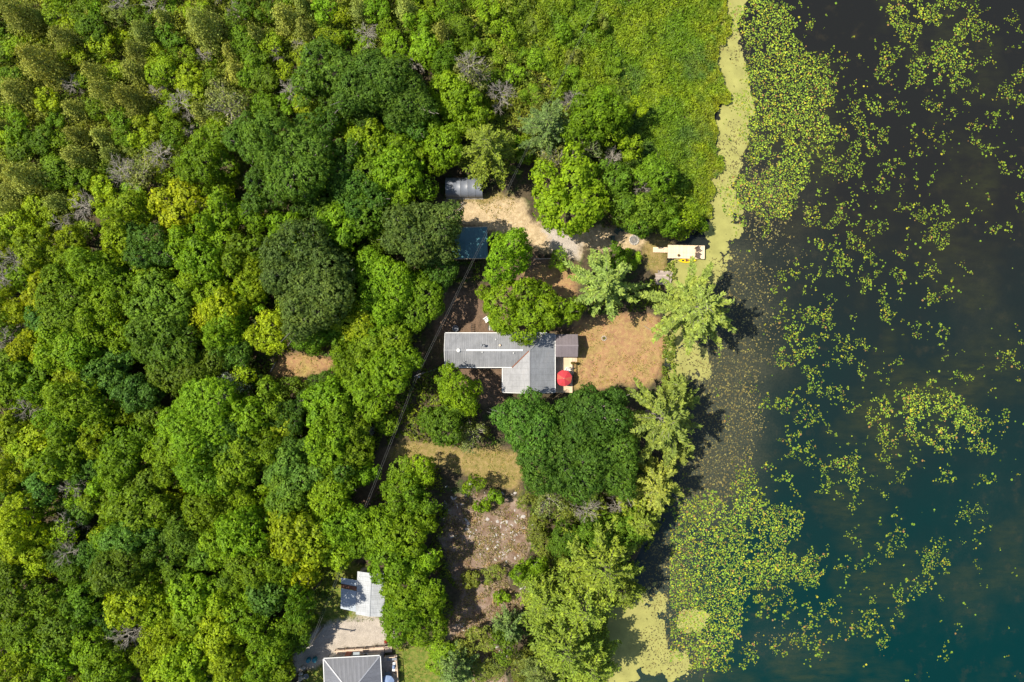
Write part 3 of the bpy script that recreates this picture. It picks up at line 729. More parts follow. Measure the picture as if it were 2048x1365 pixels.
block(0, 460, 2.926, '''g:60,60,80 1430,130,125 1560,170,105 1960,60,120 1840,620,150 1980,600,95 70,790,115 210,860,120 80,950,105 1580,1000,115 1430,1010,75;
y:220,130,125 420,70,95 280,300,95 430,180,95 850,200,85 1440,260,115 720,520,85 1400,430,105 1590,600,145 1680,500,95 430,830,120 80,1180,115 230,1220,115 150,1280,110 1660,1160,95 560,1220,130;
Y:700,70,115 250,390,115 110,480,95 1310,470,130 1180,520,85 180,690,115;
b:560,230,150 680,220,105 1090,100,130 1190,190,140 1300,60,115 1180,310,140 1750,90,140 1990,330,95 400,430,200 560,500,150 730,350,115 1330,580,130 320,680,180 480,720,130 270,940,95 450,1000,160 560,920,95 380,1130,135 560,1100,120 1180,1110,230 1100,1240,160 1000,1300,130 750,1260,140 400,1270,125 1470,1090,120 1950,1000,95 1980,1100,115 1920,1240,150 1560,1270,125 2000,800,75;
o:890,100,150 1350,720,115 1500,880,90 1890,900,125 1330,1240,150 1700,1080,115 1750,1300,115;
h:1800,200,230 1850,400,220 1720,330,150;
v:930,450,190 960,660,195 1000,790,180 1130,830,150 1700,920,115 880,1090,95;
e:620,850,130 800,960,130 300,540,120;
S:1350,930,105; d:110,190,125 60,270,115 60,640,115 130,560,90 170,1050,115''')
block(0, 905, 2.926, '''y:90,60,130 1400,80,150 1900,220,115 1700,460,160 1980,480,130 1980,590,105 950,880,140 1300,900,130 130,1270,150 1000,1100,150 900,1200,130 1100,1200,150 1300,1050,150 1350,1230,150 1000,1310,130;
b:330,60,140 700,60,130 640,180,105 820,330,170 620,300,115 1000,90,115 1200,120,160 1230,300,150 1950,100,125 1400,340,130 1450,450,160 1300,540,125 1500,640,160 1430,740,115 850,780,130 1150,820,150 1130,960,125 560,1150,130 200,1150,130 350,1230,130 650,1260,150 1450,960,125 1550,1080,140 1550,1230,135 1650,1130,95 1640,1280,105;
e:250,180,115 1720,120,190 760,480,150 1560,830,125;
v:860,190,115 1090,480,130 1700,280,150 1200,600,105 950,560,135 720,680,160 380,1060,140;
Y:1010,290,75 970,410,65 600,480,75 300,480,95 120,420,150 200,540,130 100,540,125 240,650,95 760,880,150 1790,620,125;
g:680,520,130 60,700,115 430,680,95 1050,700,120 1330,800,120 500,850,120 300,860,130 90,850,125 150,1010,130 480,920,105 1750,980,90;
d:450,210,110 420,400,115 440,580,120 780,1040,140; s:680,1130,105''')
block(700, 0, 2.926, '''c:60,70,95 330,60,85 540,200,85; y:440,50,85 560,530,120 1680,630,65 1500,780,85 1640,870,75 100,830,130;
b:150,50,110 210,170,85 400,150,105 260,280,115 440,290,130 800,60,95 900,180,95 640,600,130 700,700,115 560,850,130 1400,720,145 1480,650,125 1570,720,90 200,960,180 300,1010,150;
g:650,170,120 700,260,115 610,80,85 560,370,90; u:850,300,70 960,430,65 1060,560,70 820,470,70 980,300,60 1080,350,65 1180,300,55 1300,420,55 1250,200,50 1400,520,60; d:100,200,95 720,410,125 880,570,110 350,370,85 1300,600,90 1350,850,105 1530,920,80 1700,1110,75 1180,940,95; s:720,420,110 1190,950,100 1370,880,100;
o:120,480,200 60,600,140 300,560,190 350,700,130 60,1150,155;
v:1560,1040,105 1670,1250,120 1560,1160,90 1580,1250,80; g:1830,1230,105 1780,1010,120; W:1160,740,140''')
TREES = [(a, b, c_*(0.80 if (b < 500-a*0.42 and k_ in 'gyb') else 1.0), k_, l_) for (a, b, c_, k_, l_) in TREES]
def T(px, py, r, code, label=None): TREES.append((px, py, r, code, label))
T(848, 468, 72, 'h', 'grey-green oak overhanging the left end of the teal shed roof')
T(972, 300, 60, 'w', 'yellowish feathery conifer overhanging the grey fabric carport')
T(1127, 389, 78, 'b', 'large round bright green tree standing right of the sandy driveway')
T(1016, 513, 54, 'b', 'round bright green tree beside the right end of the teal shed roof')
T(1040, 616, 68, 'b', 'bright green tree hanging over the north edge of the grey house roof')
T(1116, 624, 42, 'b', 'small bright green tree overhanging the brown porch roof')
T(1208, 562, 82, 'p', 'large pale green pine between the driveway and the dry yard')
T(1393, 620, 96, 'p', 'large pale green pine leaning over the lake below the dock')
T(1322, 838, 92, 'q', 'yellowish pine at the waterside right of the big dark oak')
T(1312, 975, 66, 'q', 'yellowish pine below the waterside pine, right of the dark oak')
T(1062, 852, 66, 'o', 'dark green oak touching the south edge of the grey house roof')
T(1180, 836, 70, 'o', 'dark green oak shading the red umbrella')
T(1128, 928, 78, 'o', 'dark green oak above the olive waterside thicket')
T(1222, 922, 66, 'o', 'dark green oak against the yellowish waterside pines')
T(918, 782, 50, 'b', 'round bright green tree just south of the house wing')
T(893, 846, 44, 'v'); T(945, 870, 30, 's'); T(862, 838, 30, 'g')
T(1262, 518, 22, 'u', 'bright green shrub between the pine and the fire ring')
T(1118, 522, 20, 'u', 'small bright shrub tucked at the left foot of the large pine')
T(1230, 520, 30, 'g')
T(966, 583, 14, 'u', 'small bright shrub left of the tree north of the house')
T(700, 720, 58, 'b'); T(760, 690, 62, 'y'); T(790, 735, 50, 'b'); T(735, 775, 60, 'b'); T(660, 815, 55, 'b'); T(690, 880, 60, 'b'); T(760, 640, 60, 'b'); T(825, 605, 62, 'b'); T(770, 575, 66, 'b')
T(715, 640, 55, 'y'); T(770, 850, 26, 'u');  T(732, 870, 26, 'd')
T(792, 353, 58, 'b'); T(674, 446, 48, 'b'); T(572, 464, 45, 'b'); T(730, 430, 50, 'g')
T(513, 549, 45, 'y'); T(860, 320, 30, 'b'); T(855, 245, 35, 'b')
T(660, 990, 55, 'b'); T(690, 1050, 50, 'b'); T(620, 1080, 50, 'y'); T(660, 930, 40, 'e')
T(800, 940, 26, 'u'); T(845, 940, 40, 'b'); T(800, 1000, 46, 'b'); T(840, 1005, 36, 'g'); T(770, 1060, 48, 'b'); T(822, 1060, 46, 'b'); T(790, 1120, 52, 'b'); T(838, 1120, 40, 'b'); T(820, 1180, 58, 'b'); T(856, 1190, 38, 'b'); T(805, 1235, 50, 'b'); T(850, 1250, 40, 'b'); T(850, 1310, 30, 'u'); T(885, 1310, 36, 'u'); T(910, 1340, 36, 'W')
T(948, 968, 36, 'b'); T(990, 995, 16, 'u'); T(905, 930, 25, 'u'); T(965, 1010, 16, 'u')
T(1062, 1142, 34, 'b'); T(1003, 1197, 16, 'u', 'bright green round shrub alone on the muddy ground'); T(1100, 1000, 36, 's'); T(1060, 1000, 24, 'x'); T(1075, 1060, 26, 'x'); T(1085, 1100, 24, 'x')
T(1205, 1125, 76, 'w'); T(1165, 1205, 66, 'w'); T(1130, 1285, 70, 'w'); T(1180, 1325, 60, 'w'); T(1090, 1195, 50, 'w'); T(1240, 1175, 50, 'w'); T(1190, 1080, 44, 'v'); T(1245, 1060, 44, 'v'); T(1280, 1040, 40, 'w'); T(1130, 1080, 36, 'v'); T(1090, 1345, 45, 'W'); T(1020, 1260, 30, 'W'); T(1050, 1330, 36, 'x'); T(960, 1340, 30, 'x'); T(962, 1275, 26, 'x'); T(1008, 1292, 28, 'v'); T(930, 1305, 24, 'x'); T(995, 1340, 24, 'x'); T(940, 1160, 18, 'x'); T(985, 1150, 20, 'x'); T(955, 1200, 22, 's')
T(1173, 1025, 40, 'd', 'bare grey dead tree between the dark oak and the olive waterside thicket'); T(1146, 1168, 30, 'd'); T(925, 1240, 26, 'd'); T(1235, 1015, 30, 'd'); T(905, 870, 26, 'd')
T(1355, 770, 30, 'q'); T(1380, 800, 30, 'q'); T(1360, 905, 36, 'q')
T(1335, 440, 34, 'g'); T(1375, 440, 26, 'y'); T(1290, 425, 38, 'v'); T(1360, 462, 20, 'u'); T(1397, 448, 18, 'u')
T(725, 1085, 40, 'b'); T(615, 1110, 46, 'y'); T(570, 1130, 45, 'b'); T(605, 1208, 32, 'g', 'tall mid-green leafy tree left of the garage lean-to, stretched to shade it'); T(598, 1265, 30, 'g')

OPEN = [[(505,705),(550,702),(552,752),(510,745)], [(550,750),(574,710),(600,707),(667,716),(666,740),(625,748),(606,758)],
 [(885,410),(960,405),(1010,395),(1040,405),(1062,445),(1090,458),(1140,470),(1200,472),(1285,470),(1290,495),(1190,490),(1160,500),(1140,512),(1100,500),(1050,485),(985,460),(900,450)],
 [(893,357),(966,357),(970,398),(893,398)], [(915,457),(975,455),(975,490),(960,517),(905,517)],
 [(892,668),(985,668),(1010,690),(1060,700),(1104,695),(1156,690),(1156,714),(1150,740),(1140,745),(1110,775),(1060,775),(1008,785),(1008,737),(892,735)],
 [(1160,665),(1230,640),(1300,640),(1330,690),(1325,730),(1290,755),(1230,740),(1190,745),(1160,735)],
 [(1305,492),(1412,488),(1412,530),(1345,560),(1310,560),(1310,545),(1335,520),(1305,508)],
 [(785,912),(820,882),(900,895),(1000,905),(1035,920),(1030,970),(960,955),(880,915)],
 [(680,1145),(715,1140),(745,1150),(765,1180),(750,1220),(745,1232),(680,1225)], [(700,1240),(745,1235),(780,1275),(700,1290)], [(648,1300),(800,1300),(845,1310),(845,1365),(600,1365)],
 [(935,1030),(1050,1040),(1050,1100),(1000,1130),(930,1110)], [(910,1200),(960,1180),(985,1230),(930,1240)], [(1065,500),(1115,522),(1130,570),(1100,590),(1070,540)], [(880,590),(960,600),(960,650),(890,655)]]
def shrink(lst):
    res = []
    for (px, py, r_, code, lb) in lst:
        if lb is None:
            for q in OPEN:
                d_ = -sdist(np.array([[px, py]]), q)[0]
                r_ = min(r_, d_+5)
            if r_ < 11: continue
        res.append((px, py, r_, code, lb))
    return res
TREES = shrink(TREES)
CLEARPOLY = [Z_CLEAR, Z_SAND, Z_DRY, Z_LAWN, Z_MUD, Z_GREEN, Z_GREEN2, Z_GREEN3, Z_GRAV2, Z_BROWN, Z_BROWN2, [(885,660),(1165,660),(1165,790),(885,790)], [(880,350),(985,350),(985,530),(880,530)], [(800,735),(890,735),(850,880),(770,890)], [(810,700),(880,640),(890,740),(820,760)]]
FOREST = [[(-90,-90),(880,-90),(900,200),(870,300),(880,350),(860,400),(880,560),(850,660),(810,720),(770,860),(745,930),(700,1010),(680,1110),(600,1130),(580,1260),(590,1450),(-90,1450)],
          [(880,-90),(1230,-90),(1250,150),(1290,300),(1390,430),(1290,450),(1200,440),(1150,300),(1020,330),(870,340)],
          [(1060,1000),(1320,1000),(1290,1080),(1190,1200),(1180,1300),(1200,1450),(1010,1450),(1060,1230)]]
rr = random.Random(77)
cov = np.zeros((1540//6, 2120//6), bool); cyy, cxx = np.mgrid[0:cov.shape[0], 0:cov.shape[1]]; cyy = cyy*6-87; cxx = cxx*6-87
for (px, py, r_, code, lb) in TREES:
    k_ = 0.85 if code not in 'd' else 0.35
    cov |= (cxx-px)**2+(cyy-py)**2 < (r_*k_)**2
allowed = np.zeros(cov.size, bool); gpt = np.stack([cxx.ravel(), cyy.ravel()], -1).astype(float)
for q in FOREST: allowed |= inpoly(gpt, q)
for q in CLEARPOLY: allowed &= ~inpoly(gpt, q)
allowed = allowed.reshape(cov.shape)
for it in range(300):
    free = allowed & ~cov; idx = np.argwhere(free)
    if len(idx) < 25: break
    best = None
    for t_ in range(14):
        iy, ix = idx[rr.randrange(len(idx))]
        y0_, x0_ = iy*6-87, ix*6-87; win = free[max(0, iy-5):iy+6, max(0, ix-5):ix+6].sum()
        if best is None or win > best[0]: best = (win, x0_, y0_)
    if best[0] < 9: continue
    _, x_, y_ = best
    swamp = (y_ < 560 - x_*0.42)
    if x_ > 880 and y_ < 500:
        code, r_ = rr.choice('uuux'), rr.uniform(13, 20)
        if x_ > 1000 and y_ < 250 and rr.random() < 0.7: cov |= (cxx-x_)**2+(cyy-y_)**2 < 400; continue
    elif x_ > 1000: code, r_ = rr.choice('xxwvu'), rr.uniform(16, 30)
    elif swamp: code, r_ = rr.choice('cyyygdubx'), rr.uniform(15, 26)
    else: code, r_ = rr.choice('bbggyeo') if best[0] > 40 else rr.choice('bgy'), rr.uniform(20, 32)
    if code == 'o': r_ = max(r_, 38)
    TREES.append((x_, y_, r_, code, None))
    cov |= (cxx-x_)**2+(cyy-y_)**2 < (r_*0.9)**2

TREES = shrink(TREES)
# labels that single each tree out: look + rank of nearness in a direction from something one can find
MARKS = [('the grey L-shaped house roof', 1000, 725), ('the teal shed roof', 940, 487), ('the grey fabric carport', 930, 377), ('the dirt clearing in the woods', 608, 732),
         ('the pale metal garage roof', 722, 1186), ('the dry grass strip', 915, 925), ('the wooden dock', 1372, 505), ('the bottom hip-roofed house', 704, 1345), ('the muddy ground', 980, 1090),
         ("the photo's upper left corner", 0, 0), ("the photo's lower left corner", 0, 1365), ("the middle of the left edge", 0, 682), ('the middle of the top edge', 1024, 0), ('the red umbrella', 1128, 757), ('the stone fire ring', 1268, 480),
         ('the top left quarter point', 512, 341), ('the bottom left quarter point', 512, 1024)]
ORD = ['nearest', 'second nearest', 'third nearest', 'fourth nearest', 'fifth nearest', 'sixth nearest', 'seventh nearest', 'eighth nearest', 'ninth nearest', 'tenth nearest'] + ['%dth nearest' % i for i in range(11, 80)]
def direction(dx, dy):
    if abs(dx) > abs(dy): return 'right of' if dx > 0 else 'left of'
    return 'below' if dy > 0 else 'above'
bylook = {}
for i, t_ in enumerate(TREES): bylook.setdefault(LOOK[t_[3]][3], []).append(i)
AUTO = {}
for look, ids in bylook.items():
    ranks = {i: [] for i in ids}
    for mi, (mn, mx_, my_) in enumerate(MARKS[:15]):
        sect = {}
        for i in ids:
            dx, dy = TREES[i][0]-mx_, TREES[i][1]-my_
            sect.setdefault(direction(dx, dy), []).append((math.hypot(dx, dy), i))
        for dn, lst in sect.items():
            for rk, (ds, i) in enumerate(sorted(lst)): ranks[i].append((rk, ds, dn, mn))
    for i in ids:
        rk, ds, dn, mn = min(ranks[i])
        AUTO[i] = '%s %s %s %s' % (ORD[rk], look, dn, mn)

def kindname(code, r_):
    nm = LOOK[code][2]
    if nm == 'broadleaf_tree':
        if code in 'oh': return 'oak_tree'
        if r_ < 33: return 'sapling'
    return nm
GRP = {'oak_tree': 'broad dark oaks', 'sapling': 'young leafy trees', 'broadleaf_tree': 'leafy trees around the cottage', 'conifer_tree': 'conifers of the wood', 'pine_tree': 'pines near the lake', 'dead_tree': 'bare dead trees', 'shrub': 'low shrubs'}
for i, (px, py, r_, code, lb) in enumerate(TREES):
    kind, colr, nm, look, cat = LOOK[code]
    lst = TREEM[kind]; Rm = r_/PXM*(0.94 if kind in ('broad', 'oak', 'sparse') else 1.22 if kind == 'larch' else 0.95)
    if kind == 'spire': Rm *= 0.68
    if code in 'bgyYve' and Rm > 4.6 and False: pass
    ordr = sorted(range(len(lst)), key=lambda k_: abs(math.log(lst[k_][0]/Rm)))
    near = [k_ for k_ in ordr if abs(lst[k_][0]-lst[ordr[0]][0]) < 0.05*lst[ordr[0]][0]+0.01]
    R0, hc, cm, tm = lst[rr.choice(near)]
    s_ = Rm/R0; zs_ = s_*rr.uniform(0.92, 1.12)
    if kind in ('pine', 'larch', 'dead', 'sparse', 'oak'): zs_ = s_
    if kind == 'spire': zs_ = s_*rr.uniform(0.85, 1.35)
    if kind == 'broad' and Rm > 4.3: zs_ *= 0.82
    if lb and lb.startswith('tall '): zs_ *= 1.85  # extra height is put in so this tree's shadow covers the lean-to
    if code in 'ux' and R0 > 1.5: zs_ *= 0.5
    elif py < 500-0.42*px and kind in ('broad', 'sparse', 'dead'): zs_ *= 0.72
    gpos = P(px, py, hc*zs_)
    nm = kindname(code, r_)
    e = empty(nm, (gpos.x, gpos.y, max(ground_z(gpos.x, gpos.y), -0.3)), rr.uniform(0, 6.28), lb or AUTO[i], cat, GRP[nm])
    e.scale = (s_, s_*rr.uniform(0.92, 1.08), zs_)
    c_ = link(bpy.data.objects.new('crown' if kind != 'dead' else 'branches', cm), e)
    if kind == 'dead': c_['kind'] = 'stuff'
    link(bpy.data.objects.new('trunk', tm), e)
    if colr:
        j = rr.uniform(0.78, 1.22); hsh = rr.uniform(-0.10, 0.10)
        c_.color = (colr[0]*j*(1+hsh), colr[1]*j, colr[2]*j*(1-hsh), 1)

# ------------------------------------------------------------------ low plants
def cover(name, polys, n, hfun, cols, size, label, cat, holes=(), shore=None, mat=COVER, nup=0.9):
    allp = np.concatenate([np.asarray(q, float) for q in polys]); lo = allp.min(0); hi = allp.max(0)
    p = cand(n, lo[0], hi[0], lo[1], hi[1]); ins = np.zeros(len(p), bool)
    for q in polys: ins |= inpoly(p, q)
    for q in holes: ins &= ~inpoly(p, q)
    if shore is not None: ins &= sdist(p, LAND) > shore + (52*(fbm(p[:, 0]/20+7, p[:, 1]/20, 4)-0.5) if name == 'marsh_plants' else 0)
    p = p[ins]
    hh, mask = hfun(p); p, hh = p[mask], hh[mask]
    w_ = to_world(p, 0.0); zz = np.array([ground_z(a, b) for a, b in w_[:, :2]]); w_[:, 2] = np.maximum(zz, WZ) + hh*RNG.uniform(0.55, 1.05, len(p))
    e_ = 6.0
    gxn = (hfun(p+np.array([e_, 0]))[0]-hfun(p-np.array([e_, 0]))[0])/(2*e_/PXM); gyn = -(hfun(p+np.array([0, e_]))[0]-hfun(p-np.array([0, e_]))[0])/(2*e_/PXM)
    nor = np.stack([-gxn, -gyn, np.full(len(p), nup)], -1) + RNG.normal(size=(len(p), 3))*0.42
    V = leaf_quads(w_, nor, RNG.uniform(0.7, 1.35, len(p))*size, RNG)
    cc = cols(p)
    o = link(bpy.data.objects.new(name, quads_mesh(name, V, mat, 4, cc))); tag(o, label, cat, kind='stuff'); return o
def mixcols(a, b, t): return np.asarray(a)[None]*(1-t[:, None]) + np.asarray(b)[None]*t[:, None]
MARSH = [[(1020,-60),(1490,-60),(1490,400),(1425,440),(1330,420),(1240,330),(1230,260),(1130,180),(1030,120)]]
def hm(p):
    a = fbm(p[:, 0]/30, p[:, 1]/30, 2); b = fbm(p[:, 0]/9+4, p[:, 1]/9, 2)
    e_ = np.clip((1440-p[:, 0])/250, 0, 1)
    return 0.35 + (0.7+1.1*e_)*np.clip(a-0.25, 0, 1) + (0.45+0.3*e_)*b, np.ones(len(p), bool)
def marsh_cols(p):
    t = np.clip((fbm(p[:, 0]/45+8, p[:, 1]/45, 3)-0.38)*4, 0, 1)
    c = mixcols((0.115, 0.205, 0.012), (0.165, 0.240, 0.012), t)
    dk = np.clip((fbm(p[:, 0]/70+30, p[:, 1]/50, 3)-0.50)*6, 0, 1)*np.clip((p[:, 0]-1180)/100, 0, 1)
    c = c*(1-dk[:, None]) + np.array([[0.080, 0.150, 0.022]])*dk[:, None]
    ed = np.clip((p[:, 0]-1370)/60, 0, 1)*np.clip((fbm(p[:, 0]/20+3, p[:, 1]/20, 2)-0.3)*3, 0, 1)
    c = c*(1-ed[:, None]) + np.array([[0.19, 0.235, 0.014]])*ed[:, None]
    return c*RNG.uniform(0.85, 1.15, (len(p), 1))
cover('marsh_plants', MARSH, 165000, hm, marsh_cols, 0.235, 'dense bright green marsh plants between the wood and the lake', 'marsh plants', shore=-6)
SWAMP = [[(-90,-90),(1080,-90),(1060,120),(1130,200),(1230,260),(1230,330),(1040,330),(880,200),(860,130),(640,90),(600,180),(470,230),(370,320),(200,400),(60,540),(-90,600)]]
def hw(p):
    a = fbm(p[:, 0]/34+25, p[:, 1]/34, 3); b = fbm(p[:, 0]/11+14, p[:, 1]/11, 2); return 0.3+2.6*np.clip(a-0.34, 0, 1)*2+1.1*b, (a+0.4*b > 0.46)
cover('swamp_scrub', SWAMP, 230000, hw, lambda p: mixcols((0.125, 0.190, 0.018), (0.220, 0.262, 0.034), np.clip((fbm(p[:, 0]/40+8, p[:, 1]/40, 3)-0.36)*3.5, 0, 1))*RNG.uniform(0.8, 1.2, (len(p), 1)), 0.26, 'yellow-green low scrub filling the swampy upper wood', 'scrub')
def hu(p):
    a = fbm(p[:, 0]/26+60, p[:, 1]/26, 3); return 0.2+2.4*np.clip(a-0.36, 0, 1)*2, (a > 0.37)
def und_cols(p):
    t = fbm(p[:, 0]/40+80, p[:, 1]/40, 3); t = np.clip((t-0.35)*3.5, 0, 1)
    return mixcols((0.070, 0.130, 0.016), (0.140, 0.190, 0.016), t)*RNG.uniform(0.75, 1.2, (len(p), 1))
UND = FOREST + [[(760,960),(880,930),(910,1100),(920,1250),(900,1365),(860,1365),(790,1290),(770,1150),(730,1050)], [(800,735),(890,735),(900,800),(960,810),(1000,900),(830,890),(770,890)], [(575,1130),(690,1120),(640,1245),(590,1290)],
       [(1240,400),(1410,430),(1390,470),(1340,480),(1280,460),(1200,455)], [(880,530),(960,520),(960,560),(880,570)], [(1140,620),(1300,560),(1340,600),(1240,640)], [(1050,940),(1340,920),(1300,1010),(1060,1010)]]
cover('undergrowth', UND, 260000, hu, und_cols, 0.32, 'mixed green undergrowth on the woodland floor', 'undergrowth', holes=[Z_CLEAR, Z_SAND, Z_DRY, Z_LAWN, Z_MUD, Z_GREEN, Z_GREEN2, Z_GRAV2, [(885,660),(1165,660),(1165,790),(885,790)], [(890,350),(985,350),(985,525),(890,525)]], shore=2)
def hg(p):
    a = fbm(p[:, 0]/14+20, p[:, 1]/14, 3); return 0.04+0.22*np.clip(a-0.45, 0, 1)*2, a > 0.50
def grass_cols(p):
    t = RNG.random(len(p)); c = np.where((t < 0.5)[:, None], np.array([[0.20, 0.20, 0.045]]), np.where((t < 0.8)[:, None], np.array([[0.34, 0.26, 0.10]]), np.array([[0.12, 0.17, 0.03]])))
    gl = inpoly(p, Z_GREEN) | inpoly(p, Z_GREEN2) | inpoly(p, Z_GREEN3)
    return np.where(gl[:, None], np.array([[0.12, 0.18, 0.025]]), c)
def hb(p):
    a = fbm(p[:, 0]/18+33, p[:, 1]/18, 3); return 0.05+0.35*np.clip(a-0.4, 0, 1)*2, a > 0.47
cover('dry_brush', [Z_MUD], 16000, hb, lambda p: mixcols((0.26, 0.20, 0.13), (0.17, 0.165, 0.06), (RNG.random(len(p)) > 0.6)*1.0), 0.22, 'dry brush and weeds on the muddy ground', 'brush', nup=0.8)
cover('grass_tufts', [Z_DRY, Z_LAWN, Z_OLIVE, Z_OLIVE2, Z_GREEN, Z_GREEN2, Z_GREEN3, Z_MUD, Z_CLEAR], 120000, hg, grass_cols, 0.13, 'short dry grass tufts on the yard and clearings', 'grass', holes=[[(640,1290),(800,1290),(800,1420),(640,1420)], [(672,1140),(775,1140),(775,1235),(672,1235)]], shore=2, nup=0.7)
SH = [[(1325,540),(1352,520),(1352,560),(1325,560)], [(1326,640),(1350,640),(1350,790),(1322,780)], [(1180,1230),(1215,1230),(1225,1365),(1190,1365)], [(1285,1040),(1345,960),(1350,1000),(1290,1110)], [(1336,522),(1348,522),(1348,548),(1330,548)]]
def hs(p):
    a = fbm(p[:, 0]/10+2, p[:, 1]/10, 2); return 0.25+0.7*a, a > 0.42
cover('shore_reeds', SH, 45000, hs, lambda p: mixcols((0.10, 0.18, 0.016), (0.20, 0.22, 0.04), RNG.random(len(p))), 0.26, 'bright green reeds fringing the waterline', 'reeds', nup=0.8)

# ------------------------------------------------------------------ roofs
def clip_poly(poly, axis_, lo, hi):
    def half(pl, k_, keep_gt):
        o_ = []
        for i in range(len(pl)):
            a, b = pl[i], pl[(i+1) % len(pl)]; fa, fb = a.dot(axis_)-k_, b.dot(axis_)-k_
            if not keep_gt: fa, fb = -fa, -fb
            if fa >= -1e-9: o_.append(a)
            if (fa > 1e-9 and fb < -1e-9) or (fa < -1e-9 and fb > 1e-9): o_.append(a.lerp(b, fa/(fa-fb)))
        return o_
    q = half(poly, lo, True)
    return half(q, hi, False) if len(q) > 2 else []
def roof_slope(parent, poly, along, width, mat, col, rib=0.045, thick=0.05, var=0.06, name='roof_panel', nrib=1, gap=0.012, lift=0.012):
    poly = [Vector(p) for p in poly]; along = Vector(along).normalized()
    n_ = (poly[1]-poly[0]).cross(poly[2]-poly[0]).normalized()
    if n_.z < 0: n_ = -n_; poly = poly[::-1]
    ks = [p.dot(along) for p in poly]; lo, hi = min(ks), max(ks); cnt = max(1, round((hi-lo)/width)); st = (hi-lo)/cnt
    for i in range(cnt):
        q = clip_poly(poly, along, lo+i*st+gap/2, lo+(i+1)*st-gap/2)
        if len(q) < 3: continue
        b = MB(); m_ = len(q); lf = n_*random.uniform(0, lift)
        b.add([p_+lf for p_ in q]+[p_+lf-n_*thick for p_ in q], [tuple(range(m_)), tuple(range(2*m_-1, m_-1, -1))]+[(k_, m_+k_, m_+(k_+1) % m_, (k_+1) % m_) for k_ in range(m_)])
        for r_i in range(nrib):
            a0 = lo+i*st+gap/2+st*(r_i+0.25)/max(1, nrib)
            rq = clip_poly(poly, along, a0, a0+0.05)
            if rib and len(rq) >= 3:
                m2 = len(rq)
                b.add([p_+lf+n_*0.002 for p_ in rq]+[p_+lf+n_*rib for p_ in rq], [tuple(range(m2, 2*m2))]+[(k_, (k_+1) % m2, m2+(k_+1) % m2, m2+k_) for k_ in range(m2)])
        o = b.build(name, mat, parent); v_ = random.uniform(1-var, 1+var); o.color = (col[0]*v_, col[1]*v_, col[2]*v_, 1)

def wall_box(parent, x0, x1, y0, y1, h, mat, name='wall'):
    return MB().box(x0, x1, y0, y1, -0.3, h).build(name, mat, parent)
def window(parent, c_, w_, h_, axis_, nsign):
    """frame and pane on a wall; axis_ 'x' runs along x (normal +-y), 'y' the other way"""
    fr = MB(); d = 0.06*nsign
    if axis_ == 'x':
        y = c_[1]; y0, y1 = sorted((y+0.003*nsign, y+d))
        for (a, b, z0, z1) in ((-w_/2-.07, w_/2+.07, h_/2, h_/2+.07), (-w_/2-.07, w_/2+.07, -h_/2-.07, -h_/2), (-w_/2-.07, -w_/2, -h_/2, h_/2), (w_/2, w_/2+.07, -h_/2, h_/2), (-.025, .025, -h_/2, h_/2)):
            fr.box(c_[0]+a, c_[0]+b, y0, y1, c_[2]+z0, c_[2]+z1)
        f_ = fr.build('window', TRIM, parent); MB().box(c_[0]-w_/2, c_[0]+w_/2, min(y, y+0.02*nsign), max(y, y+0.02*nsign), c_[2]-h_/2, c_[2]+h_/2).build('pane', GLASS, f_)
    else:
        x = c_[0]; x0, x1 = sorted((x+0.003*nsign, x+d))
        for (a, b, z0, z1) in ((-w_/2-.07, w_/2+.07, h_/2, h_/2+.07), (-w_/2-.07, w_/2+.07, -h_/2-.07, -h_/2), (-w_/2-.07, -w_/2, -h_/2, h_/2), (w_/2, w_/2+.07, -h_/2, h_/2), (-.025, .025, -h_/2, h_/2)):
            fr.box(x0, x1, c_[1]+a, c_[1]+b, c_[2]+z0, c_[2]+z1)
        f_ = fr.build('window', TRIM, parent); MB().box(min(x, x+0.02*nsign), max(x, x+0.02*nsign), c_[1]-w_/2, c_[1]+w_/2, c_[2]-h_/2, c_[2]+h_/2).build('pane', GLASS, f_)
def door(parent, c_, axis_, nsign, mat=DOORM, w_=0.9, h_=2.05):
    if axis_ == 'x': d = MB().box(c_[0]-w_/2, c_[0]+w_/2, min(c_[1], c_[1]+.05*nsign), max(c_[1], c_[1]+.05*nsign), c_[2], c_[2]+h_).build('door', mat, parent); MB().box(c_[0]+w_*.36, c_[0]+w_*.42, min(c_[1]+.05*nsign, c_[1]+.10*nsign), max(c_[1]+.05*nsign, c_[1]+.10*nsign), c_[2]+.95, c_[2]+1.05).build('handle', BLACK, d)
    else: d = MB().box(min(c_[0], c_[0]+.05*nsign), max(c_[0], c_[0]+.05*nsign), c_[1]-w_/2, c_[1]+w_/2, c_[2], c_[2]+h_).build('door', mat, parent); MB().box(min(c_[0]+.05*nsign, c_[0]+.10*nsign), max(c_[0]+.05*nsign, c_[0]+.10*nsign), c_[1]+w_*.36, c_[1]+w_*.42, c_[2]+.95, c_[2]+1.05).build('handle', BLACK, d)

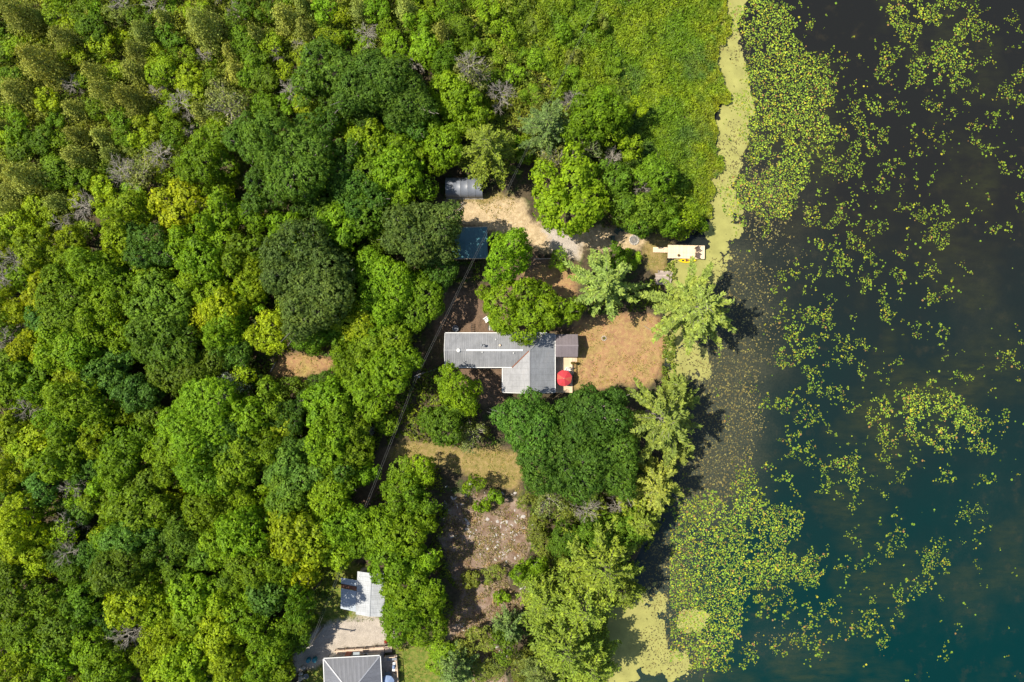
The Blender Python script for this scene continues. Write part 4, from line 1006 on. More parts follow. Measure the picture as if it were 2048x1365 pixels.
# ------------------------------------------------------------------ the grey L-shaped house
ho = P(1000, 727, 0)
house = empty('cottage_house', ho, 0, 'grey-roofed L-shaped cottage in the middle of the trees', 'house')
def hp(px, py, z):
    q = P(px, py, 3.4); return Vector((q.x-ho.x, q.y-ho.y, z))
RZ = 4.5; pit = 1.25/33.5
def hz(dpx): return RZ - pit*dpx
n_eave, s_eave, w_end = 667, 734.5, 890.5; ridy = 700.6; rx = 1059; we, ee, send = 1005.5, 1110, 785.5
GREY = (0.33, 0.335, 0.35); GREY2 = (0.35, 0.35, 0.36); GREY3 = (0.335, 0.35, 0.375)
roof_slope(house, [hp(w_end, n_eave, hz(ridy-n_eave)), hp(rx+33.6, n_eave, hz(ridy-n_eave)), hp(rx, ridy, RZ), hp(w_end, ridy, RZ)], (1, 0, 0), 0.92, OLD_ROOF, GREY, var=0.035, rib=0.03, nrib=3, lift=0.004)
roof_slope(house, [hp(w_end, ridy, RZ), hp(rx, ridy, RZ), hp(rx-33.9, s_eave, hz(33.9)), hp(w_end, s_eave, hz(33.9))], (1, 0, 0), 0.92, OLD_ROOF, GREY, var=0.035, rib=0.03, nrib=3, lift=0.004)
roof_slope(house, [hp(rx, ridy, RZ), hp(rx, send, RZ), hp(we, send, hz(rx-we)), hp(we, s_eave, hz(rx-we)), hp(rx-33.9, s_eave, hz(33.9))], (0, 1, 0), 0.95, OLD_ROOF, GREY2, var=0.02, rib=0.0, lift=0.003)
roof_slope(house, [hp(rx, ridy, RZ), hp(rx+33.6, n_eave, hz(33.6)), hp(ee, n_eave, hz(ee-rx)), hp(ee, send, hz(ee-rx)), hp(rx, send, RZ)], (0, 1, 0), 0.95, OLD_ROOF, GREY3, var=0.03, rib=0.03, nrib=3, lift=0.004)
rt = MB()
rt.bar(hp(933.5, ridy, RZ+.07), hp(1046, ridy, RZ+.07), 0.26, 0.07); rt.build('ridge_vent', TRIM, house)
rc = MB(); rc.bar(hp(rx, ridy+1, RZ+.03), hp(rx, send, RZ+.03), 0.22, 0.04); o = rc.build('ridge_cap', OLD_ROOF, house); o.color = (*GREY2, 1)
rc = MB(); rc.bar(hp(w_end, ridy, RZ+.03), hp(932.5, ridy, RZ+.03), 0.22, 0.04); o = rc.build('ridge_cap', OLD_ROOF, house); o.color = (*GREY, 1)
rc = MB(); rc.bar(hp(rx+1, ridy-1, RZ+.0), hp(rx+33, n_eave+.6, hz(33)+.02), 0.22, 0.05); o = rc.build('hip_cap', OLD_ROOF, house); o.color = (*GREY, 1)
vl = MB(); vl.bar(hp(rx-1, ridy+1, RZ-.0), hp(rx-35, s_eave+1.2, hz(34)+.03), 0.17, 0.05); vl.build('valley_flashing', RUST, house)
for (a, b) in (((w_end, n_eave, hz(33.6)), (ee-16, n_eave, hz(33.6))), ((w_end, s_eave, hz(33.9)), (rx-32, s_eave, hz(33.9))), ((we, s_eave+1, hz(rx-we)), (we, send, hz(rx-we))), ((ee, n_eave+3, hz(ee-rx)), (ee, send, hz(ee-rx)))):
    g_ = MB(); pa, pb = hp(*a), hp(*b); outw = Vector((0, 0, 0))
    if abs(pa.y-pb.y) < .01: outw = Vector((0, 0.08 if pa.y > 0 else -0.08, -0.05))
    else: outw = Vector((-0.08 if pa.x < 6 else 0.08, 0, -0.05))
    g_.bar(pa+outw, pb+outw, 0.12, 0.11); g_.build('gutter', TRIM, house)
for (a, b, c_) in (((w_end, n_eave, hz(33.6)), (w_end, ridy, RZ), (w_end, s_eave, hz(33.9))), ((we, send, hz(rx-we)), (rx, send, RZ), (ee, send, hz(ee-rx)))):
    off = Vector((-0.06, 0, -0.03)) if a[0] == c_[0] else Vector((0, -0.06, -0.03))
    for (p0, p1) in ((a, b), (b, c_)):
        g_ = MB(); g_.bar(hp(*p0)+off, hp(*p1)+off, 0.08, 0.16); g_.build('rake_board', TRIM, house)
# walls
x0, x1 = hp(w_end, 0, 0).x+0.35, hp(we, 0, 0).x+0.6; yN, yS = hp(0, n_eave, 0).y-0.35, hp(0, s_eave, 0).y+0.35
wl = MB(); zt = hz(33.6)-.12; ym = hp(0, ridy, 0).y; zr = RZ-.14
wl.add([(x0,yN,-.3),(x0,yS,-.3),(x1,yS,-.3),(x1,yN,-.3),(x0,yN,zt),(x0,yS,zt),(x1,yS,zt),(x1,yN,zt),(x0,ym,zr),(x1,ym,zr)], [(0,4,8,5,1),(1,5,6,2),(2,6,9,7,3),(3,7,4,0)]); wl.build('wall', SIDING, house)
x2, x3 = hp(we, 0, 0).x+0.4, hp(ee, 0, 0).x-0.35; y3 = hp(0, send, 0).y+0.35; yN2 = yN-0.02
wl = MB(); xm = hp(rx, 0, 0).x; ze = hz(52)-.06
wl.add([(x2,yN2,-.3),(x2,y3,-.3),(x3,y3,-.3),(x3,yN2,-.3),(x2,yN2,ze),(x2,y3,ze),(x3,y3,ze),(x3,yN2,ze),(xm,y3,zr),(xm,yN2,ze+.4)], [(0,4,5,1),(1,5,8,6,2),(2,6,7,3),(3,7,9,4,0)]); wl.build('wall', SIDING, house)
for fx in (0.2, 0.5, 0.8): window(house, (x0+(x1-x0)*fx, yN, 1.6), 1.1, 1.0, 'x', 1)
for fx in (0.25, 0.7): window(house, (x0+(x1-x0)*fx*.8, yS, 1.6), 1.1, 1.0, 'x', -1)
window(house, ((x2+xm)/2, y3, 1.4), 1.2, 1.1, 'x', -1); window(house, ((x3+xm)/2, y3, 1.4), 1.2, 1.1, 'x', -1)
window(house, (x3, y3+2.2, 1.4), 1.2, 1.0, 'y', 1); door(house, (x3, y3+4.6, 0.35), 'y', 1)
window(house, (x0, ym, 1.6), 0.9, 0.9, 'y', -1)
# roof fittings
c_ = hp(918.3, 701, RZ-.05); v_ = MB().lathe([(0.33, 0), (0.33, .12), (0.27, .22), (0.12, .30), (0.02, .31)], 14, c_).build('roof_vent', TRIM, house)
c_ = hp(1000, 691, hz(9.6)); MB().lathe([(0.17, -.05), (0.17, .25), (0.10, .3)], 10, c_).build('vent_pipe', WOOD_NEW, house).color = (1, 1, 1, 1)
for q in ((965, 704.5), (1027, 706.3), (992, 679)):
    c_ = hp(q[0], q[1], hz(abs(q[1]-ridy))); MB().lathe([(0.09, -.05), (0.09, .22), (0.05, .24)], 8, c_).build('vent_pipe', TRIM, house)
for q in ((964, 690.5), (969, 692)):
    c_ = hp(q[0], q[1], hz(ridy-q[1])); b = MB().lathe([(0.12, -.1), (0.10, .55), (0.2, .56), (0.2, .66), (0.05, .75)], 10, c_).build('flue_pipe', GREYP, house, True)

# covered porch
po = P(1130, 692, 0)
porch = empty('porch_canopy', po, 0, 'brown ribbed metal porch roof on posts beside the house and deck', 'porch')
def pp(px, py, z):
    q = P(px, py, 2.8); return Vector((q.x-po.x, q.y-po.y, z))
BRN = (0.20, 0.17, 0.18)
roof_slope(porch, [pp(1110.8, 669, 2.45), pp(1156, 669, 2.45), pp(1156, 691.5, 3.15), pp(1110.8, 691.5, 3.15)], (1, 0, 0), 0.55, METAL_ROOF, BRN, rib=0.03, nrib=3, var=0.03, lift=0.003)
roof_slope(porch, [pp(1110.8, 691.5, 3.15), pp(1156, 691.5, 3.15), pp(1156, 714.3, 2.45), pp(1110.8, 714.3, 2.45)], (1, 0, 0), 0.55, METAL_ROOF, BRN, rib=0.03, nrib=3, var=0.03, lift=0.003)
b = MB(); b.bar(pp(1110.8, 691.5, 3.185), pp(1156.2, 691.5, 3.185), 0.24, 0.05); o = b.build('ridge_cap', METAL_ROOF, porch); o.color = (*BRN, 1)
for yy in (671, 712.5):
    for xx in (1113.5, 1134, 1154):
        q = pp(xx, yy, 0); MB().box(q.x-.06, q.x+.06, q.y-.06, q.y+.06, -.1, 2.4).build('post', WOOD_NEW, porch).color = (.8, .7, .6, 1)
    b = MB(); b.bar(pp(1112, yy, 2.32), pp(1155.5, yy, 2.32), .09, .16); b.build('beam', WOOD_NEW, porch).color = (.8, .7, .6, 1)
q0, q1, q2 = pp(1155, 671, 2.42), pp(1155, 691.5, 3.05), pp(1155, 712.5, 2.42)
b = MB(); b.add([q0, q1, q2, q0+Vector((-.06, 0, 0)), q1+Vector((-.06, 0, 0)), q2+Vector((-.06, 0, 0))], [(0, 1, 2), (5, 4, 3), (0, 3, 4, 1), (1, 4, 5, 2), (2, 5, 3, 0)]); o = b.build('gable_panel', METAL_ROOF, porch); o.color = (*BRN, 1)
# screen wall of the porch (it throws the solid shadow on the yard)
q0, q1 = pp(1154.6, 671.5, 0), pp(1154.6, 712, 0)
o = MB().box(q0.x-.03, q0.x+.03, q1.y+.08, q0.y-.08, 0.0, 2.38).build('side_screen', METAL_ROOF, porch); o.color = (*BRN, 1)

# deck in front of the house
do_ = P(1130, 740, 0)
deck = empty('house_deck', do_, 0, 'tan plank deck between the house and the dry yard', 'deck')
def dp(px, py): q = P(px, py, .35); return q.x-do_.x, q.y-do_.y
dx0, dy0 = dp(1110.5, 714.5); dx1, dy1 = dp(1145, 786)
npk = 20; pw = (dx1-dx0)/npk; pm = MB().box(0.006, pw-0.006, dy1, dy0, 0.30, 0.345)
pme = mbmesh(pm, 'plank', WOOD_NEW)
for i in range(npk):
    o = link(bpy.data.objects.new('plank', pme), deck); o.location = (dx0+i*pw, 0, random.uniform(0, .004)); v_ = random.uniform(.86, 1.08); o.color = (v_, v_, v_*.97, 1)
MB().box(dx0+.05, dx1-.05, dy1+.05, dy0-.05, -.25, .298).build('skirt', WOOD_OLD, deck).color = (.5, .5, .5, 1)
for i in range(3):
    a, b_ = dp(1145+3*i, 724), dp(1148+3*i, 714.6)
    MB().box(a[0]+.01, b_[0]-.005, a[1], b_[1], -.2, 0.27-.085*i).build('step', WOOD_NEW, deck).color = (1, 1, 1, 1)
# railing with planter on top
a, b_ = dp(1145.8, 727), dp(1146.6, 755)
rl = MB(); rl.bar((a[0]-.1, a[1], 1.22), (b_[0]-.1, b_[1], 1.22), .16, .06); rl.build('handrail', BLACK, deck)
for i in range(4):
    t_ = i/3; x_, y_ = a[0]-.1, a[1]+(b_[1]-a[1])*t_; MB().box(x_-.05, x_+.05, y_-.05, y_+.05, .345, 1.19).build('railing_post', BLACK, deck)
for i in range(13):
    t_ = (i+.5)/13; x_, y_ = a[0]-.1, a[1]+(b_[1]-a[1])*t_; MB().box(x_-.015, x_+.015, y_-.015, y_+.015, .345, 1.19).build('baluster', BLACK, deck)
def plant_pot(pos, r_, potmat, col, label, n_=120, sx=1.0, seed=1):
    e = empty('potted_plant', pos, 0, label, 'potted plant')
    MB().lathe([(r_*.7, 0), (r_, r_*1.2), (r_*1.08, r_*1.2), (r_*1.08, r_*1.35), (r_*.9, r_*1.35)], 12, sx=sx).build('pot', potmat, e, True)
    r = np.random.default_rng(seed); d = nrm(r.normal(size=(n_, 3))); d[:, 2] = np.abs(d[:, 2])
    V = leaf_quads(d*r_*np.array([1.5*sx, 1.5, 1.3])*r.uniform(.5, 1, (n_, 1))+np.array([0, 0, r_*1.4]), d, r.uniform(.6, 1.2, n_)*r_*.6, r)
    o = link(bpy.data.objects.new('foliage', quads_mesh('foliage', V, LEAF)), e); o.color = (*col, 1)
    return e
q = P(1146, 726.5, 1.3); plant_pot((q.x, q.y, 1.25), .22, TERRA, (.14, .12, .03), 'small olive planter perched on the dark deck railing', sx=1.5)

def umbrella(name, pos, r_, hgt, m_, cols, label, tilt=0, n_=8):
    e = empty(name, pos, 0.2, label, 'umbrella')
    MB().tube([(0, 0, 0), (0, 0, hgt+.06)], .024, 8).build('pole', TRIM, e)
    MB().lathe([(.26, 0), (.26, .05), (.06, .09), (.05, .3)], 14).build('base', BLACK, e)
    for k_ in range(n_):
        a0, a1 = 2*math.pi*k_/n_, 2*math.pi*(k_+1)/n_; v = []; f = []
        rings = [(0.02, 0), (.35, -.10), (.7, -.235), (1.0, -.36)]
        for rr_, zz in rings:
            for t_ in (0, .5, 1):
                a = a0+(a1-a0)*t_; sg = (1-.045*math.sin(math.pi*t_)*rr_)
                v.append((r_*rr_*sg*math.cos(a), r_*rr_*sg*math.sin(a), hgt+zz*r_*1.1-.03*math.sin(math.pi*t_)*rr_))
        for i in range(3):
            for t_ in range(2): f.append((i*3+t_, i*3+t_+1, i*3+t_+4, i*3+t_+3))
        b = MB(); b.add(v, f); i0 = 9
        b.add([v[9], v[10], v[11]]+[(x_, y_, z_-.16) for x_, y_, z_ in v[9:12]], [(0, 3, 4, 1), (1, 4, 5, 2)])
        o = b.build('canopy_panel', m_, e, True); o.color = (*cols[k_ % len(cols)], 1)
        MB().bar((0, 0, hgt-.05), (r_*.98*math.cos(a0), r_*.98*math.sin(a0), hgt-.36*r_*1.1-.03), .02, .02).build('rib', TRIM, e)
    MB().lathe([(.05, 0), (.06, .05), (.01, .12)], 8, (0, 0, hgt+.02)).build('finial', TRIM, e)
    return e
q = P(1128, 757, 2.3); umbrella('patio_umbrella', (q.x, q.y, .35), 1.36, 2.25, REDF, [(1, 1, 1), (1.0, 1.3, 1.1), (0.85, 1.0, 1.0), (1.0, 2.4, 1.2)], 'red and coral patio umbrella open over the deck')
q = P(1128, 757, 1.0); tb = empty('patio_table', (q.x, q.y, .35), 0, 'round patio table under the red umbrella', 'table')
MB().lathe([(.1, .66), (.55, .66), (.55, .70), (.1, .70)], 20).build('table_top', GREYP, tb)
for k_ in range(4): a = k_*math.pi/2+.4; MB().bar((.4*math.cos(a), .4*math.sin(a), 0), (.35*math.cos(a), .35*math.sin(a), .67), .04, .04).build('leg', BLACK, tb)

def chair(pos, rz, mat, label, group=None, arms=True, s_=1.0, cat='chair', name='lounge_chair'):
    e = empty(name, pos, rz, label, cat, group); e.scale = (s_,)*3
    for i in range(5): MB().box(-.28+.115*i, -.18+.115*i, -.30, .30, .36, .385, Matrix.Rotation(0.10, 4, 'X')).build('seat_slat', mat, e)
    for i in range(5):
        b = MB(); x_ = -.23+.115*i; b.bar((x_, -.26, .36), (x_*1.25, -.62, .98-.03*abs(i-2)), .095, .022, up=(0, 1, .6)); b.build('back_slat', mat, e)
    for sg in (-1, 1):
        MB().box(sg*.30-.025, sg*.30+.025, .24, .30, 0, .56).build('leg', mat, e)
        b = MB(); b.bar((sg*.30, .28, .36), (sg*.30, -.55, .02), .04, .10); b.build('leg', mat, e)
        if arms: MB().box(sg*.36-.075, sg*.36+.075, -.42, .34, .565, .59).build('armrest', mat, e)
    return e
q = P(1134, 742, .8); chair((q.x, q.y, .35), 2.6, WHITEP, 'white chair beside the red umbrella on the deck')

# ------------------------------------------------------------------ teal shed
so = P(938, 487, 0)
shed = empty('storage_shed', so, 0.02, 'teal metal-roofed shed half under the grey-green tree', 'shed')
def sp(px, py, z): q = P(px, py, 2.6); return Vector((q.x-so.x, q.y-so.y, z))
TL = (0.045, 0.14, 0.17)
roof_slope(shed, [sp(902, 455, 2.4), sp(975, 455, 2.4), sp(975, 486, 3.25), sp(902, 486, 3.25)], (1, 0, 0), 0.76, METAL_ROOF, TL, rib=0.03, nrib=2, var=.05, lift=.004)
roof_slope(shed, [sp(902, 486, 3.25), sp(975, 486, 3.25), sp(975, 517, 2.4), sp(902, 517, 2.4)], (1, 0, 0), 0.76, METAL_ROOF, TL, rib=0.03, nrib=2, var=.05, lift=.004)
b = MB(); b.bar(sp(902, 486, 3.28), sp(975, 486, 3.28), .24, .05); b.build('ridge_cap', METAL_ROOF, shed).color = (*TL, 1)
a, c_ = sp(905, 514, 0), sp(972, 458, 0)
wl = MB(); ym = (a.y+c_.y)/2
wl.add([(a.x,a.y,-.2),(c_.x,a.y,-.2),(c_.x,c_.y,-.2),(a.x,c_.y,-.2),(a.x,a.y,2.36),(c_.x,a.y,2.36),(c_.x,c_.y,2.36),(a.x,c_.y,2.36),(a.x,ym,3.12),(c_.x,ym,3.12)], [(0,1,5,4),(1,2,6,9,5),(2,3,7,6),(3,0,4,8,7)]); wl.build('wall', SIDING, shed)
door(shed, ((a.x+c_.x)/2+1, c_.y, -.02), 'x', 1, TRIM, 2.2, 2.0); window(shed, (c_.x, ym, 1.4), .8, .7, 'y', 1)
for yy in (455, 517): b = MB(); q = sp(902, yy, 2.36); q2 = sp(975, yy, 2.36); s_ = .06 if yy < 480 else -.06; b.bar(q+Vector((0, s_, 0)), q2+Vector((0, s_, 0)), .10, .12); b.build('gutter', WOOD_NEW, shed).color = (.7, .7, .7, 1)

# ------------------------------------------------------------------ fabric carport
co = P(929.5, 378, 0)
cp = empty('fabric_carport', co, 0.0, 'grey fabric carport with a rounded top beside the driveway', 'carport')
Lc, Wc, Hc = 6.0, 3.3, 2.35
def arch(t_):      # t 0..1 from the north foot over the top to the south foot
    a = math.pi*t_; y = Wc/2*math.cos(a); z = Hc*(max(0, math.sin(a))**0.62); return y, z
ts = [0, .03, .08, .14, .2, .28, .36, .44, .5, .56, .64, .72, .8, .86, .92, .97, 1]
nb_ = 5
for i in range(nb_):
    xa, xb = -Lc/2+Lc*i/nb_, -Lc/2+Lc*(i+1)/nb_; v = []; f = []
    for k_ in range(7):
        u = k_/6; x_ = xa+.012+(xb-xa-.024)*u; sag = math.sin(math.pi*u)
        for t_ in ts:
            y, z = arch(t_); s_ = 1-.035*sag*math.sin(math.pi*t_)+.008*math.sin(13*u+31*t_+i*2)
            v.append((x_, y*(1+.0*sag), z*s_))
    m_ = len(ts)
    for k_ in range(6):
        for j in range(m_-1): f.append((k_*m_+j, k_*m_+j+1, (k_+1)*m_+j+1, (k_+1)*m_+j))
    b = MB(); b.add(v, f); b.build('cover_panel', TARP, cp, True)
for i in range(nb_+1):
    x_ = -Lc/2+Lc*i/nb_; b = MB(); b.tube([(x_, arch(t_)[0]*1.004, arch(t_)[1]*1.004) for t_ in ts], .03, 6); b.build('hoop', GREYP, cp, True)
for sg in (-1, 1): MB().box(-Lc/2-.1, Lc/2+.1, sg*(Wc/2+.05)-.05, sg*(Wc/2+.05)+.05, -.05, .10).build('base_rail', STONE, cp)
v = [(-Lc/2+.02, arch(t_)[0]*.98, arch(t_)[1]*.98) for t_ in ts]; b = MB(); b.add(v+[(x_+.02, y, z) for x_, y, z in v], [tuple(range(len(v))), tuple(range(2*len(v)-1, len(v)-1, -1))]); b.build('end_panel', TARP, cp)

# ------------------------------------------------------------------ pale metal garage (lower left)
go = P(722, 1187, 0)
ga = empty('metal_garage', go, 0.0, 'pale metal garage with a rusty-striped lean-to at its left', 'garage')
def gp_(px, py, z): q = P(px, py, 2.9); return Vector((q.x-go.x, q.y-go.y, z))
PAL = (0.52, 0.54, 0.56)
A_, B_, C_, D_ = (715, 1143), (771, 1147), (768, 1234), (711.5, 1229)
Mt, Mb = (743, 1145), (740, 1231.5)
along = (gp_(*D_, 0)-gp_(*A_, 0)).normalized()
roof_slope(ga, [gp_(*A_, 2.9), gp_(*Mt, 3.35), gp_(*Mb, 3.35), gp_(*D_, 2.9)], along, 0.72, OLD_ROOF, PAL, rib=.02, nrib=2, var=.05, lift=.004)
roof_slope(ga, [gp_(*Mt, 3.35), gp_(*B_, 2.9), gp_(*C_, 2.9), gp_(*Mb, 3.35)], along, 0.72, OLD_ROOF, PAL, rib=.02, nrib=2, var=.05, lift=.004)
b = MB(); b.bar(gp_(*Mt, 3.38), gp_(*Mb, 3.38), .2, .05); b.build('ridge_cap', OLD_ROOF, ga).color = (*PAL, 1)
ins = [gp_(717.5, 1146, 0), gp_(768, 1149.5, 0), gp_(765.5, 1231, 0), gp_(714, 1226.5, 0)]
b = MB(); b.add([(q.x, q.y, -.2) for q in ins]+[(q.x, q.y, 2.84) for q in ins], [(3, 2, 6, 7), (0, 3, 7, 4), (1, 0, 4, 5), (2, 1, 5, 6)]); b.build('wall', SIDING, ga)
E_, F_, G_, H_ = (680.5, 1158), (713.5, 1162), (711, 1225), (679.5, 1220)
def lerp2(a, b, t_): return (a[0]+(b[0]-a[0])*t_, a[1]+(b[1]-a[1])*t_)
for (t0, t1, cl, mt) in ((0, .19, (0.50, 0.56, 0.62), OLD_ROOF), (.20, .33, (1, 1, 1), RUST), (.34, 1.0, (0.50, 0.56, 0.62), OLD_ROOF)):
    q = [gp_(*lerp2(E_, H_, t0), 2.35), gp_(*lerp2(F_, G_, t0), 2.75), gp_(*lerp2(F_, G_, t1), 2.75), gp_(*lerp2(E_, H_, t1), 2.35)]
    roof_slope(ga, q, along, 0.72, mt, cl, rib=.02, nrib=2, var=.05, lift=.003, name='lean_to_panel')
for q in (gp_(682, 1160, 0), gp_(681.5, 1218, 0), gp_(681.5, 1190, 0)): MB().box(q.x-.06, q.x+.06, q.y-.06, q.y+.06, -.1, 2.3).build('post', WOOD_OLD, ga)
door(ga, ((ins[2].x+ins[3].x)/2, min(ins[2].y, ins[3].y)-.03, -.02), 'x', -1, TRIM, 2.4, 2.1)

# ------------------------------------------------------------------ hip-roofed house at the bottom
bo = P(704, 1385, 0)
bh = empty('hip_roof_house', bo, 0.0, 'house with a dark ribbed metal hip roof at the bottom edge', 'house')
def bp_(px, py, z): q = P(px, py, 3.2); return Vector((q.x-bo.x, q.y-bo.y, z))
DK = (0.15, 0.157, 0.18)
NW, NE = (646.5, 1320), (759, 1314); SW, SE = (652, 1456), (766, 1450); AP1, AP2 = (705, 1376), (708, 1396); ez, az = 2.9, 4.75
u1 = (bp_(*NE, 0)-bp_(*NW, 0)).normalized(); u2 = (bp_(*SW, 0)-bp_(*NW, 0)).normalized()
roof_slope(bh, [bp_(*NW, ez), bp_(*NE, ez), bp_(*AP1, az)], u1, 0.62, METAL_ROOF, DK, rib=.07, nrib=3, var=.06, lift=.004)
roof_slope(bh, [bp_(*SW, ez), bp_(*SE, ez), bp_(*AP2, az)], u1, 0.62, METAL_ROOF, DK, rib=.055, nrib=3, var=.05, lift=.004)
roof_slope(bh, [bp_(*NW, ez), bp_(*SW, ez), bp_(*AP2, az), bp_(*AP1, az)], u2, 0.62, METAL_ROOF, DK, rib=.035, nrib=3, var=.05, lift=.004)
roof_slope(bh, [bp_(*NE, ez), bp_(*SE, ez), bp_(*AP2, az), bp_(*AP1, az)], u2, 0.62, METAL_ROOF, DK, rib=.035, nrib=3, var=.05, lift=.004)
for (a, c_) in ((NW, AP1), (NE, AP1), (SW, AP2), (SE, AP2)):
    b = MB(); b.bar(bp_(*a, ez+.05), bp_(*c_, az+.05), .2, .05); b.build('hip_cap', METAL_ROOF, bh).color = (.26, .27, .30, 1)
b = MB(); b.bar(bp_(*AP1, az+.05), bp_(*AP2, az+.05), .2, .06); b.build('ridge_cap', METAL_ROOF, bh).color = (.26, .27, .30, 1)
cen = (bp_(*AP1, 0)+bp_(*AP2, 0))/2
for (a, c_) in ((NW, NE), (NE, SE), (SE, SW), (SW, NW)):
    pa, pb = bp_(*a, ez-.04), bp_(*c_, ez-.04); mid = (pa+pb)/2-cen; mid.z = 0; b = MB(); b.bar(pa+mid.normalized()*.09, pb+mid.normalized()*.09, .12, .12); b.build('gutter', TRIM, bh)
def ins_(q): v = bp_(*q, 0); d = (cen-v); d.z = 0; return v+d.normalized()*.6
cs_ = [ins_(q) for q in (NW, NE, SE, SW)]
b = MB(); b.add([(q.x, q.y, -.3) for q in cs_]+[(q.x, q.y, ez-.02) for q in cs_], [(0, 1, 5, 4), (1, 2, 6, 5), (2, 3, 7, 6), (3, 0, 4, 7)]); b.build('wall', SIDING, bh)
q = (cs_[0]+cs_[1])/2; door(bh, (q.x-1.0, max(cs_[0].y, cs_[1].y)+.01, .35), 'x', 1); window(bh, (q.x+1.6, max(cs_[0].y, cs_[1].y)+.01, 1.6), 1.2, 1.0, 'x', 1)
window(bh, (max(cs_[1].x, cs_[2].x)+.01, (cs_[1].y+cs_[2].y)/2, 1.5), 1.5, 1.1, 'y', 1)
b = MB(); q = bp_(704, 1317, 0); b.box(q.x-.05, q.x+1.0, q.y-.15, q.y+.55, 2.15, 2.22); b.build('door_hood', METAL_ROOF, bh).color = (.3, .34, .36, 1)

# its wrap-round deck, planks, rails and stairs
wo_ = P(740, 1310, 0)
wd = empty('wraparound_deck', wo_, 0.0, 'weathered plank deck with dark rails around the bottom house', 'deck')
def wp(px, py, z=.35): q = P(px, py, z); return Vector((q.x-wo_.x, q.y-wo_.y, z))
def planks(parent, quad_, n_, mat, name='plank', z=.35, th=.04, col=(1, 1, 1)):
    a, b_, c2, d = [wp(*q, z) for q in quad_]
    for i in range(n_):
        t0, t1 = (i+.06)/n_, (i+.94)/n_
        p_ = [a.lerp(d, t0), b_.lerp(c2, t0), b_.lerp(c2, t1), a.lerp(d, t1)]
        bb = MB(); bb.add([tuple(x_) for x_ in p_]+[(x_.x, x_.y, x_.z-th) for x_ in p_], [(3, 2, 1, 0), (4, 5, 6, 7), (0, 1, 5, 4), (1, 2, 6, 5), (2, 3, 7, 6), (3, 0, 4, 7)])
        o = bb.build(name, mat, parent); v_ = random.uniform(.85, 1.12); o.color = (col[0]*v_, col[1]*v_, col[2]*v_, 1)
planks(wd, [(672, 1299), (769, 1292), (769.5, 1312), (673, 1320)], 11, WOOD_OLD, col=(1.7, 1.6, 1.5))
planks(wd, [(762, 1312.5), (794, 1310), (798, 1375), (766, 1376)], 36, WOOD_OLD, col=(1.5, 1.45, 1.4))
def rail(parent, pa, pb, mat, n_, z0=.35, hgt=.95, name='handrail', w_=.10):
    a, b_ = wp(*pa, z0), wp(*pb, z0); top = Vector((0, 0, hgt)); bb = MB(); bb.bar(a+top, b_+top, w_, .05); bb.build(name, mat, parent)
    for i in range(n_+1):
        q = a.lerp(b_, i/n_); MB().box(q.x-.045, q.x+.045, q.y-.045, q.y+.045, z0-.1, z0+hgt-.026).build('railing_post', mat, parent)
    for i in range(n_*7):
        q = a.lerp(b_, (i+.5)/(n_*7)); MB().box(q.x-.015, q.x+.015, q.y-.015, q.y+.015, z0+.02, z0+hgt-.03).build('baluster', mat, parent)
rail(wd, (672, 1298.5), (769, 1291.5), WOOD_NEW, 5)
rail(wd, (795, 1318), (799, 1375), WOOD_NEW, 4)
rail(wd, (771, 1311), (792, 1309.5), WOOD_NEW, 1)
rail(wd, (770, 1296), (770, 1309), BLACK, 1)
for i in range(5):
    a = wp(771+2.6*i, 1291, 0); b_ = wp(773.4+2.6*i, 1304, 0); MB().box(a.x, b_.x-.01, b_.y, a.y, -.2, .30-.055*i).build('step', WOOD_OLD, wd).color = (1.5, 1.4, 1.3, 1)
q = P(788, 1333, 1.0); gl = empty('barbecue_grill', (q.x, q.y, .35), 1.5, 'covered barbecue grill with side shelves on the lower deck', 'grill')
MB().box(-.35, .35, -.25, .25, .55, .85).build('firebox', GREYP, gl); MB().lathe([(.36, 0), (.34, .12), (.22, .24), (.04, .28)], 14, (0, 0, .853), 1, .72).build('lid', BLUEF, gl, True)
for sg in (-1, 1): MB().box(sg*.36 if sg > 0 else -.75, .75 if sg > 0 else -.36, -.22, .22, .78, .82).build('side_shelf', WHITEP, gl)
for sx_ in (-.3, .3):
    for sy_ in (-.2, .2): MB().box(sx_-.025, sx_+.025, sy_-.025, sy_+.025, 0, .55).build('leg', BLACK, gl)
q = P(776, 1346, .6); st = empty('patio_table', (q.x, q.y, .35), .2, 'small grey table with objects on the lower deck', 'table')
MB().box(-.5, .5, -.3, .3, .62, .66).build('table_top', GREYP, st)
for sx_ in (-.44, .44):
    for sy_ in (-.25, .25): MB().box(sx_-.025, sx_+.025, sy_-.025, sy_+.025, 0, .62).build('leg', BLACK, st)
q = P(775.5, 1365, 2.3); umbrella('patio_umbrella', (q.x, q.y, .35), 1.05, 2.2, BLUEF, [(1, 1, 1)], 'blue-grey patio umbrella on the deck at the bottom edge')
q = P(789, 1352, .7); chair((q.x, q.y, .35), 1.2, WOOD_NEW, 'tan wooden chair beside the grill on the lower deck').children[0]
q = P(784, 1318.5, .7); bn = empty('bench', (q.x, q.y, .35), 0.05, 'grey bench against the top rail of the lower deck', 'bench')
MB().box(-.8, .8, -.2, .2, .40, .44).build('seat', GREYP, bn)
for sx_ in (-.7, .7): MB().box(sx_-.03, sx_+.03, -.18, .18, 0, .40).build('leg', BLACK, bn)
q = P(769.5, 1289, 1.3); plant_pot((q.x, q.y, 0.0), .26, TERRA, (.30, .05, .03), 'red-flowered pot by the top of the lower deck stairs', seed=4)
